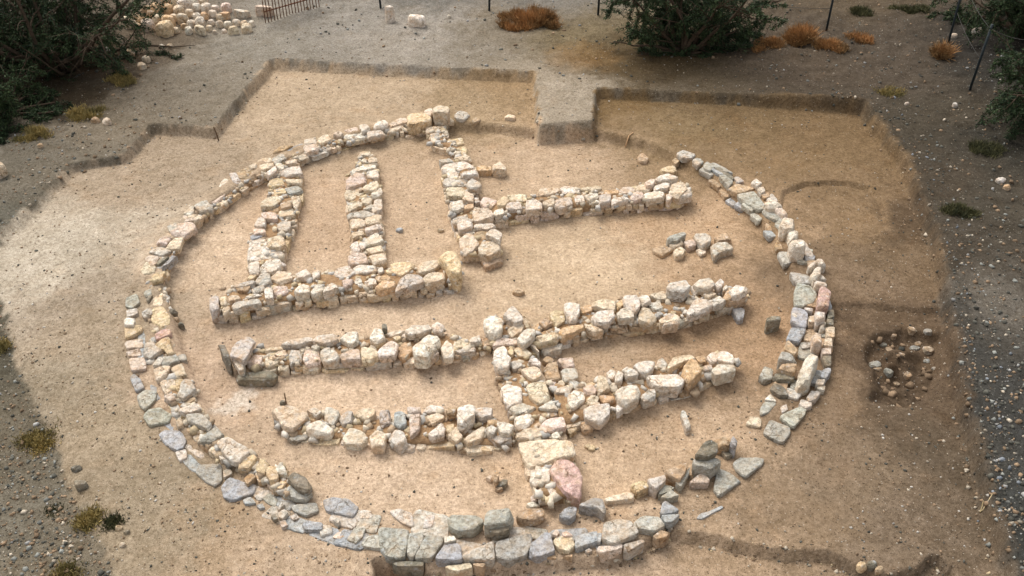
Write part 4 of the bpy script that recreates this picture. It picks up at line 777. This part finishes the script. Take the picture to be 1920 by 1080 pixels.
# the heap by the railing: pixels on a threefold enlargement of the top left corner
HEAP = [(735,140,70,'c'),(805,120,60,'o'),(840,155,78,'p'),(900,120,70,'c'),(935,178,95,'y'),(955,130,75,'o'),(990,175,40,'c'),(1035,115,66,'c'),(1065,178,45,'w'),(1080,140,45,'w'),(1130,135,62,'w'),(1130,178,62,'c'),(1180,165,40,'c'),(1190,130,38,'w'),(1235,140,45,'w'),(1285,145,45,'w'),(1335,135,45,'w'),(1210,183,25,'w'),(1263,180,30,'w'),(1315,178,55,'c'),(1390,170,60,'c'),(1418,138,36,'w'),(1375,140,40,'c'),(890,65,75,'o'),(950,60,60,'o'),(1010,70,65,'c'),(1045,38,78,'w'),(1070,80,50,'c'),(1110,50,50,'w'),(1110,100,46,'w'),(1155,95,42,'o'),(1165,55,60,'w'),(1200,85,50,'w'),(1215,55,42,'w'),(1275,55,62,'p'),(830,70,60,'r'),(985,105,44,'c'),(770,110,60,'r'),(1240,105,44,'c'),(860,95,55,'r'),(780,160,50,'r'),(1040,155,40,'r'),(1150,20,50,'c'),(1090,20,50,'w'),(1000,25,60,'c'),(940,25,60,'r')]
HL = {'w': 'white', 'c': 'cream', 'o': 'orange', 'y': 'yellow', 'p': 'pinkish', 'r': 'dusty brown'}
for (u, v, wd, c) in HEAP:
    lab = 'large yellow stone at the front of the rock heap by the railing' if c == 'y' else f'{HL[c]} rough stone in the rock heap between the dark tree and the railing'
    blob('stone', lab, 'stone', u / 3, v / 3, wd / 3 * 1.08, c, 'stones of the rock heap', hf=.72, tone=1.15, ball=.6)
for (u, v, wd, hf, c, lab) in [(1270,95,72,.5,'o','small orange block at the left of the dressed blocks on the rock heap'),(1367,86,108,.36,'w','long white dressed block in the rock heap'),(1492,72,124,.42,'p','big pink dressed block right at the railing')]:
    o = blob('block', lab, 'block', u / 3, v / 3, wd / 3, c, hf=hf, asp=.5, rough=.7, dome=0, nn=4, ball=0.12)
for (u, v, wd, c, lab) in [(680,235,60,'c','thin pale stone behind the branches of the left tree'),(605,282,40,'w','white stone under the right branches of the left tree'),(612,308,40,'b','blue grey stone below the white one under the left tree'),(730,305,66,'r','brown half buried stone right of the left tree'),(825,335,56,'c','upper of two cream stones right of the left tree'),(803,380,62,'c','lower of two cream stones right of the left tree'),(910,265,38,'c','left of two small flat stones in front of the rock heap'),(957,262,38,'c','right of two small flat stones in front of the rock heap'),(605,690,56,'c','dusty stone on the bank above the small earth step'),(540,680,50,'r','brown lump next to the dusty stone on the bank'),(230,822,36,'r','small flat stone on the left gravel bank')]:
    blob('stone', lab, 'stone', u / 3, v / 3, wd / 3, c, hf=.55)
for (u, v, wd, c, lab) in [(1788,68,14,'w','white stone behind the right fence'),(1830,60,20,'g','grey flat stone behind the right fence post'),(1700,195,10,'g','grey cobble on the upper right slope'),(1790,197,12,'g','grey cobble at the foot of the right fence'),(1875,340,18,'g','pale stone among weeds at the right edge'),(1888,352,16,'r','brown stone among weeds at the right edge')]:
    blob('stone', lab, 'stone', u, v, wd, c, hf=.5)

# ------------------------------------------------------------------ gravel and scattered grit (nobody could count it)
def scatter(name, n, test, smin, smax, cols, zoff=0.0):
    pts = []; sz = []; cl = []
    u = rng.uniform(-60, 1980, n); v = rng.uniform(-30, 1110, n)
    XY = np.array([un(a, b, 0.1) for a, b in zip(u, v)]); k = test(u, v, XY[:, 0], XY[:, 1]); XY = XY[k]
    Z = terrain(XY[:, 0], XY[:, 1])
    s = rng.uniform(0, 1, len(XY)) ** 2.5 * (smax - smin) + smin
    cc = np.array([lin(PAL[c]) for c in cols]); ci = rng.integers(len(cols), size=len(XY))
    C = cc[ci] * rng.uniform(0.38, 0.85, len(XY))[:, None]
    o = chips(name, np.c_[XY, Z + s * 0.12], s, C, M_PEB); tag(o, kind='stuff'); return o
t_out = lambda x, y: sdist(x, y, TRENCH)
scatter('pebbles', 26000, lambda u, v, x, y: (t_out(x, y) < 0.2) & ((sdist(x, y, FLOOR) > 0) | (rng.uniform(0, 1, len(u)) < 0.5)) & (vnoise(x * 1.9, y * 1.9, 98) + .5 * vnoise(x * 6, y * 6, 99) > rng.uniform(-.8, .6, len(u))), 0.004, 0.028, 'ccwrrrdrdd')
scatter('crumbs', 26000, lambda u, v, x, y: (np.abs(t_out(x, y) + .05) < .07 * rng.uniform(.1, 1.3, len(u))) & (x < 4.5), 0.008, 0.035, 'rrrcy')
scatter('gravel', 14000, lambda u, v, x, y: ((t_out(x, y) > 0.0) | (sdist(x, y, LEFTSTEP) < 0)) & (vnoise(x * 1.7, y * 1.7, 88) + .5 * vnoise(x * 6, y * 6, 89) > rng.uniform(-.7, .7, len(u))), 0.008, 0.055, 'rrdddrgn')

scatter('gravel', 15000, lambda u, v, x, y: (u > 1560) & (np.abs(t_out(x, y) - 0.30 + 0.2 * vnoise(x * 2, y * 2, 77)) < 0.26 * rng.uniform(0.2, 1.2, len(u))), 0.012, 0.05, 'ddbdrg')
scatter('gravel', 42000, lambda u, v, x, y: (x < -2.5) & ((sdist(x, y, LEFTSTEP) < -.02) | ((t_out(x, y) > .06) & (y < 14.5))) & (.6 * vnoise(x * 3, y * 3, 66) > rng.uniform(-1, .6, len(u))), 0.008, 0.04, 'rnrdcr')
scatter('gravel', 30000, lambda u, v, x, y: (x > 3.2) & (t_out(x, y) > .05) & (.7 * vnoise(x * 2.6, y * 2.6, 67) > rng.uniform(-1, .7, len(u))), 0.008, 0.045, 'rndrddc')
scatter('gravel', 26000, lambda u, v, x, y: (x < 3.2) & (t_out(x, y) > .05) & (y > 14) & (.7 * vnoise(x * 1.6, y * 1.6, 68) > rng.uniform(-1, .7, len(u))), 0.006, 0.022, 'rngcdc')
scatter('crumbs', 30000, lambda u, v, x, y: (np.abs(t_out(x, y) + .02) < .05) & (rng.uniform(0, 1, len(u)) < .35), 0.02, 0.065, 'rrdrcn')
scatter('crumbs', 60000, lambda u, v, x, y: np.abs(sdist(x, y, LOWER) + .03 + 0.02 * vnoise(x * 9, y * 9, 70)) < .05 * rng.uniform(.1, 1.2, len(u)), 0.008, 0.04, 'rrrcyd')
scatter('rubble', 7000, lambda u, v, x, y: sdist(x, y, PIT) < -0.05, 0.015, 0.09, 'rrrrd')

# ------------------------------------------------------------------ plants
def tubes(name, lines, mat, parent=None, loc=(0, 0, 0), k=6):
    V = []; F = []
    for pts, rad in lines:
        pts = np.asarray(pts, float); m = len(pts); b = len(V)
        T = np.gradient(pts, axis=0); T /= np.linalg.norm(T, axis=1)[:, None] + 1e-9
        up = np.array([0, 0, 1.0]) if abs(T[0][2]) < 0.9 else np.array([1.0, 0, 0])
        for j in range(m):
            a = np.cross(T[j], up); a /= np.linalg.norm(a) + 1e-9; c = np.cross(T[j], a)
            for q in range(k):
                th = 2 * math.pi * q / k; V.append(pts[j] + rad[j] * (a * math.cos(th) + c * math.sin(th)) - np.array(loc))
        for j in range(m - 1):
            for q in range(k):
                F.append((b + j * k + q, b + j * k + (q + 1) % k, b + (j + 1) * k + (q + 1) % k, b + (j + 1) * k + q))
        F.append(tuple(b + q for q in range(k - 1, -1, -1))); F.append(tuple(b + (m - 1) * k + q for q in range(k)))
    return mesh_obj(name, V, F, mat, parent)

def blades(name, P, D, W, L, mat, parent=None, loc=(0, 0, 0)):
    """thin pointed leaves: base P, direction D, width W, length L"""
    n = len(P); P = np.asarray(P) - np.array(loc)
    side = np.cross(D, rng.normal(0, 1, (n, 3))); side /= np.linalg.norm(side, axis=1)[:, None] + 1e-9
    W = np.asarray(W)[:, None]; L = np.asarray(L)[:, None]
    V = np.stack([P - side * W * 0.5, P + side * W * 0.5, P + D * L * 0.6 + side * W * 0.45, P + D * L, P + D * L * 0.6 - side * W * 0.45], 1).reshape(-1, 3)
    me = bpy.data.meshes.new(name); me.vertices.add(n * 5); me.vertices.foreach_set('co', V.ravel())
    F = np.arange(n * 5); me.loops.add(n * 5); me.loops.foreach_set('vertex_index', F)
    me.polygons.add(n); me.polygons.foreach_set('loop_start', np.arange(0, n * 5, 5)); me.polygons.foreach_set('loop_total', np.full(n, 5))
    me.update(calc_edges=True); me.materials.append(mat)
    o = bpy.data.objects.new(name, me); COL.objects.link(o)
    if parent: o.parent = parent
    return o

def shrub(name, label, cat, u, v, H, R_, stems, leaves, seed, mat=M_LEAF, bias=(0, 0), tilt=(0.25, 1.15), leaf=(0.018, 0.065), group=None, low=0.15, rmax=9, front=9):
    global rng
    keep = rng; rng = np.random.default_rng(seed)
    x, y, z = ung(u, v); base = np.array([x, y, z - 0.03]); root = empty(name, tuple(base)); tag(root, label, cat, group)
    lines = []; twigs = []
    for s in range(stems):
        az = 2 * math.pi * (s + rng.uniform(-.4, .4)) / stems; ti = rng.uniform(*tilt); L = H * rng.uniform(0.75, 1.15) / max(0.55, math.cos(ti * 0.7))
        d = np.array([math.cos(az) * math.sin(ti) * R_ + bias[0], math.sin(az) * math.sin(ti) * R_ + bias[1], math.cos(ti)]); d /= np.linalg.norm(d)
        p = base + np.array([math.cos(az), math.sin(az), 0]) * 0.08; pts = [p.copy()]; m = 10
        for j in range(m):
            d = d + rng.normal(0, 0.13, 3); d[2] -= 0.035 * ti; d /= np.linalg.norm(d); p = p + d * L / m; pts.append(p.copy())
        r0 = 0.022 + 0.012 * H * rng.uniform(.6, 1.2); lines.append((pts, np.linspace(r0, r0 * 0.3, len(pts))))
        for b in range(11):
            f = rng.uniform(low, 1.0); j = min(int(f * m), m - 1); q = pts[j] + (pts[j + 1] - pts[j]) * rng.uniform(0, 1)
            dd = (pts[j + 1] - pts[j]); dd /= np.linalg.norm(dd); e = dd * 0.5 + rng.normal(0, 0.75, 3); e[2] = e[2] * 0.6 - 0.05; e /= np.linalg.norm(e)
            l2 = H * rng.uniform(0.18, 0.4); tp = [q.copy()]; qq = q.copy()
            for _ in range(5):
                e = e + rng.normal(0, 0.15, 3); e[2] -= 0.09; e /= np.linalg.norm(e); qq = qq + e * l2 / 5; 
                tp.append(qq.copy())
            lines.append((tp, np.linspace(r0 * 0.35, 0.004, 6))); twigs.append(tp)
            for _ in range(3):
                j2 = rng.integers(1, 6); q3 = tp[j2].copy(); e3 = e + rng.normal(0, 0.8, 3); e3[2] -= .1; e3 /= np.linalg.norm(e3); t3 = [q3.copy()]
                for _ in range(3):
                    e3 = e3 + rng.normal(0, 0.2, 3); e3[2] -= 0.12; e3 /= np.linalg.norm(e3); q3 = q3 + e3 * l2 * 0.2; t3.append(q3.copy())
                lines.append((t3, np.linspace(0.006, 0.003, 4))); twigs.append(t3)
    for pts, rad in lines:
        for q in pts: q[2] = max(q[2], gz(q[0], q[1]) + 0.02) if q[2] < z + 0.4 else q[2]
    ok = lambda q: np.hypot(q[0] - base[0], q[1] - base[1]) < rmax and base[1] - q[1] < front + 0.6 * max(0, q[2] - base[2])
    cut = []
    for pts, rad in lines:
        m = next((j for j, q in enumerate(pts) if not ok(q)), len(pts))
        if m >= 2: cut.append((pts[:m], np.linspace(rad[0], .004, m)))
    lines = cut; twigs = [t for t in twigs if all(ok(q) for q in t)]
    tubes('trunk', lines, M_BARK, root, tuple(base), 5)
    per = max(1, leaves // len(twigs)); P = []; D = []
    for tp in twigs:
        tp = np.array(tp); k = rng.integers(max(1, per // 3), per * 2)
        f = rng.uniform(0.1, 1, k) * (len(tp) - 1); j = np.minimum(f.astype(int), len(tp) - 2); fr = (f - j)[:, None]
        q = tp[j] * (1 - fr) + tp[j + 1] * fr + rng.normal(0, 0.022, (k, 3)); ax = tp[j + 1] - tp[j]; ax /= np.linalg.norm(ax, axis=1)[:, None] + 1e-9
        dd = ax * 0.7 + rng.normal(0, 0.6, (k, 3)); dd /= np.linalg.norm(dd, axis=1)[:, None]
        P.append(q); D.append(dd)
    P = np.vstack(P); D = np.vstack(D); n = len(P)
    blades('crown', P, D, rng.uniform(leaf[0] * .5, leaf[0], n), rng.uniform(leaf[1] * .5, leaf[1], n), mat, root, tuple(base))
    rng = keep; return root

shrub('thorn_tree', 'big dark many stemmed tree filling the top left corner', 'tree', 122, 135, 2.6, 1.15, 18, 48000, 11, bias=(.02, .05), rmax=2.5, front=.45)
shrub('thorn_bush', 'low dark bush at the left edge below the big left tree', 'bush', 10, 215, 1.0, 1.2, 12, 22000, 12, rmax=1.0)
shrub('thorn_bush', 'dark bush half out of frame left of the big left tree', 'bush', -60, 120, 1.9, 1.1, 12, 30000, 18)
shrub('thorn_tree', 'big dark drooping tree at the top, right of the centre', 'tree', 1285, 100, 2.3, 1.25, 18, 56000, 13, low=.06, tilt=(.15, 1.05), rmax=1.75, front=.12)
shrub('thorn_tree', 'dark tree behind the fence in the top right corner', 'tree', 1925, 70, 2.4, 1.0, 14, 45000, 14, rmax=1.9)
shrub('thorn_bush', 'dark bush behind the fence on the right edge, below the corner tree', 'bush', 1950, 235, 1.4, 1.0, 12, 30000, 15, rmax=1.5)
# the drooping leafy branch that hangs clear of the tree is part of its own reach: a long low bough
def tuft(name, label, cat, u, v, wpx, hm, n, mat, seed, up=1.0, bw=0.008, group=None):
    global rng
    keep = rng; rng = np.random.default_rng(seed)
    x, y, z = ung(u, v); s_ = np.hypot(*(np.array(un(u + 1, v, z)) - np.array(un(u, v, z)))); W = wpx * s_ / 2 * (0.35 if wpx < 30 else 1)
    root_n = 1 if wpx < 30 else max(5, int(wpx / 7)); P = []; D = []; L = []
    for c in range(root_n):
        a = rng.uniform(0, 6.28); r_ = math.sqrt(rng.uniform(0, 1)); cx, cy = math.cos(a) * W * r_ * .8, math.sin(a) * W * .55 * r_
        hh = hm * (1 - 0.5 * r_ ** 2) * rng.uniform(.7, 1.15); k = n // root_n
        p = np.c_[cx + rng.normal(0, .05, k), cy + rng.normal(0, .05, k), np.zeros(k)]
        p[:, 2] = terrain(p[:, 0] + x, p[:, 1] + y) - 0.01
        d = rng.normal(0, .5, (k, 3)); d[:, 2] = up * rng.uniform(.5, 1.2, k); d[:, 0] += cx * .4; d[:, 1] += cy * .4; d /= np.linalg.norm(d, axis=1)[:, None]
        P.append(p + (x, y, 0)); D.append(d); L.append(hh * rng.uniform(.4, 1.1, k))
        # branching upper stems
        q = p + d * (L[-1] * .55)[:, None]; d2 = d + rng.normal(0, .45, (k, 3)); d2 /= np.linalg.norm(d2, axis=1)[:, None]
        P.append(q + (x, y, 0)); D.append(d2); L.append(hh * rng.uniform(.2, .5, k))
    P = np.vstack(P); D = np.vstack(D); L = np.concatenate(L)
    o = blades(name, P, D, np.full(len(P), bw), L, mat, None, (x, y, z)); o.location = (x, y, z); tag(o, label, cat, group)
    rng = keep; return o
tuft('dry_bush', 'wide orange dry bush left of the big drooping tree', 'bush', 995, 40, 150, .34, 5200, M_DRY, 51)
tuft('dry_bush', 'rusty orange dry bush below the fence post right of the drooping tree, larger of two', 'bush', 1503, 75, 66, .36, 2600, M_DRY, 52)
tuft('dry_bush', 'orange dry bush right of the larger orange bush and fence post', 'bush', 1556, 88, 54, .28, 2200, M_DRY, 53)
tuft('dry_grass', 'brownish dry grass under the right side of the drooping tree', 'grass', 1440, 88, 60, .22, 1400, M_DRY, 54)
tuft('dry_grass', 'faint dry grass patch between the orange bushes and the right fence', 'grass', 1612, 75, 56, .18, 900, M_DRY, 55)
tuft('dry_grass', 'brown dry grass at the inner foot of the right fence', 'grass', 1768, 105, 36, .3, 900, M_DRY, 56)
tuft('dry_grass', 'low dry weeds on the upper right slope', 'grass', 1670, 175, 60, .12, 700, M_STRAW, 57)
tuft('dry_grass', 'green and straw coloured grass clump on the left gravel border', 'grass', 75, 828, 84, .10, 1500, M_STRAW, 58)
tuft('dry_grass', 'small straw tuft on the left border beside the pale stone', 'grass', 168, 978, 40, .12, 1000, M_STRAW, 59)
tuft('weed', 'dark olive weed right beside the small straw tuft', 'weed', 211, 978, 22, .08, 500, M_WEED, 60)
tuft('dry_grass', 'brown grass clump at the bottom edge left of the ring', 'grass', 125, 1078, 50, .10, 800, M_STRAW, 61)
tuft('dry_grass', 'thin straw grass cut by the left edge in the middle', 'grass', 4, 655, 40, .12, 700, M_STRAW, 62)
tuft('weed', 'tiny green weed on the left gravel', 'weed', 98, 956, 22, .06, 400, M_WEED, 64)
for q, (u, v, wd, lab) in enumerate([(1850,280,70,'dark weeds on the slope below the right fence post'),(1800,400,60,'dark weeds beside the trench edge at upper right'),(1700,20,80,'low scrub beyond the orange bushes at the top right'),(1620,25,60,'thin scrub behind the fence post at the top right'),(160,215,90,'dead brown scrub under the left tree'),(60,255,80,'dark weeds at the foot of the low left bush'),(230,150,60,'brown litter and weeds right of the left tree stems')]):
    tuft('weed', lab, 'weed', u, v, wd, .16, 1300, M_WEED if q < 4 else M_STRAW, 70 + q)

# ------------------------------------------------------------------ fence, railing, stakes
def pole(name, u, v, h, r, mat, lean=(0, 0), parent=None, ploc=(0, 0, 0), k=8):
    x, y, z = ung(u, v)
    return tubes(name, [([(x, y, z - .15), (x + lean[0] * .5, y + lean[1] * .5, z + h * .5), (x + lean[0], y + lean[1], z + h)], [r, r, r])], mat, parent, ploc, k)

def fence(label, posts, h, wires):
    p0 = ung(*posts[0]); root = empty('wire_fence', p0); tag(root, label, 'fence')
    W = [ung(*p) for p in posts]
    for (x, y, z), (u, v) in zip(W, posts): pole('post', u, v, h, 0.022, M_POST, (rng.normal(0, .02), rng.normal(0, .02)), root, p0)
    for f in wires:
        L = []
        for a, b in zip(W[:-1], W[1:]):
            a = np.array(a) + (0, 0, h * f); b = np.array(b) + (0, 0, h * f)
            L.append(([a + (b - a) * t - np.array([0, 0, .05 * 4 * t * (1 - t)]) for t in np.linspace(0, 1, 9)], [0.004] * 9))
        tubes('wire', L, M_WIRE, root, p0, 4)
fence('thin post and wire fence crossing the top behind the boulders and trees', [(560,-8),(714,15),(917,20),(1121,28),(1330,38),(1549,58)], 1.25, (.35, .65, .95))
fence('dark post and wire fence running down the upper right edge', [(1779,78),(1818,168),(1893,195),(1990,420)], 1.15, (.5, .95))

x0 = ung(498, 43); x1 = ung(599, 13)
rail = empty('iron_railing', x0); tag(rail, 'rusty iron railing of thin upright bars beside the rock heap', 'railing')
a, b = np.array(x0), np.array(x1)
for q in range(19):
    f = q / 18; p = a + (b - a) * f; p[2] = gz(p[0], p[1])
    tubes('bar', [([p - (0, 0, .1), p + (rng.normal(0, .012), rng.normal(0, .012), .95)], [.009, .009])], M_RUST, rail, x0, 6)
for hgt in (.22, .80):
    tubes('rail', [([a + (0, 0, hgt), (a + b) / 2 + (0, 0, hgt), b + (0, 0, hgt)], [.012] * 3)], M_RUST, rail, x0, 6)

o = pole('stake', 408, 246, 0.24, .011, M_WOOD, (-.05, 0)); tag(o, 'thin dark stake leaning in the corner of the left earth step', 'stake')
o = pole('stake', 537, 757, 0.16, .007, M_WOOD, (0, 0)); tag(o, 'thin dark pin standing behind the lowest wall', 'stake')
o = blob('clod', 'dark little block beside the thin pin behind the lowest wall', 'clod', 531, 756, 12, 'd', hf=.8)
x, y, z = ung(1838, 958); P = [(x, y, z + .01)]
for (u, v) in [(1840,950),(1845,944),(1852,936),(1860,928)]:
    xx, yy, zz = ung(u, v); P.append((xx, yy, zz + .015))
tag(tubes('twig', [(P, [.006, .007, .007, .006, .004])], plain('pale_twig', (190, 170, 130)), None), 'pale bent twig lying on the earth at the lower right', 'twig')
x, y, z = ung(1240, 265)
P = [ung(1172, 277), ung(1178, 271), ung(1186, 265)]
tag(tubes('twig', [([(p[0], p[1], p[2] + .015) for p in P], [.01, .011, .008])], plain('tan_twig', (186, 150, 112)), None), 'short tan stick on the earth bank at the upper right of the ring', 'twig')
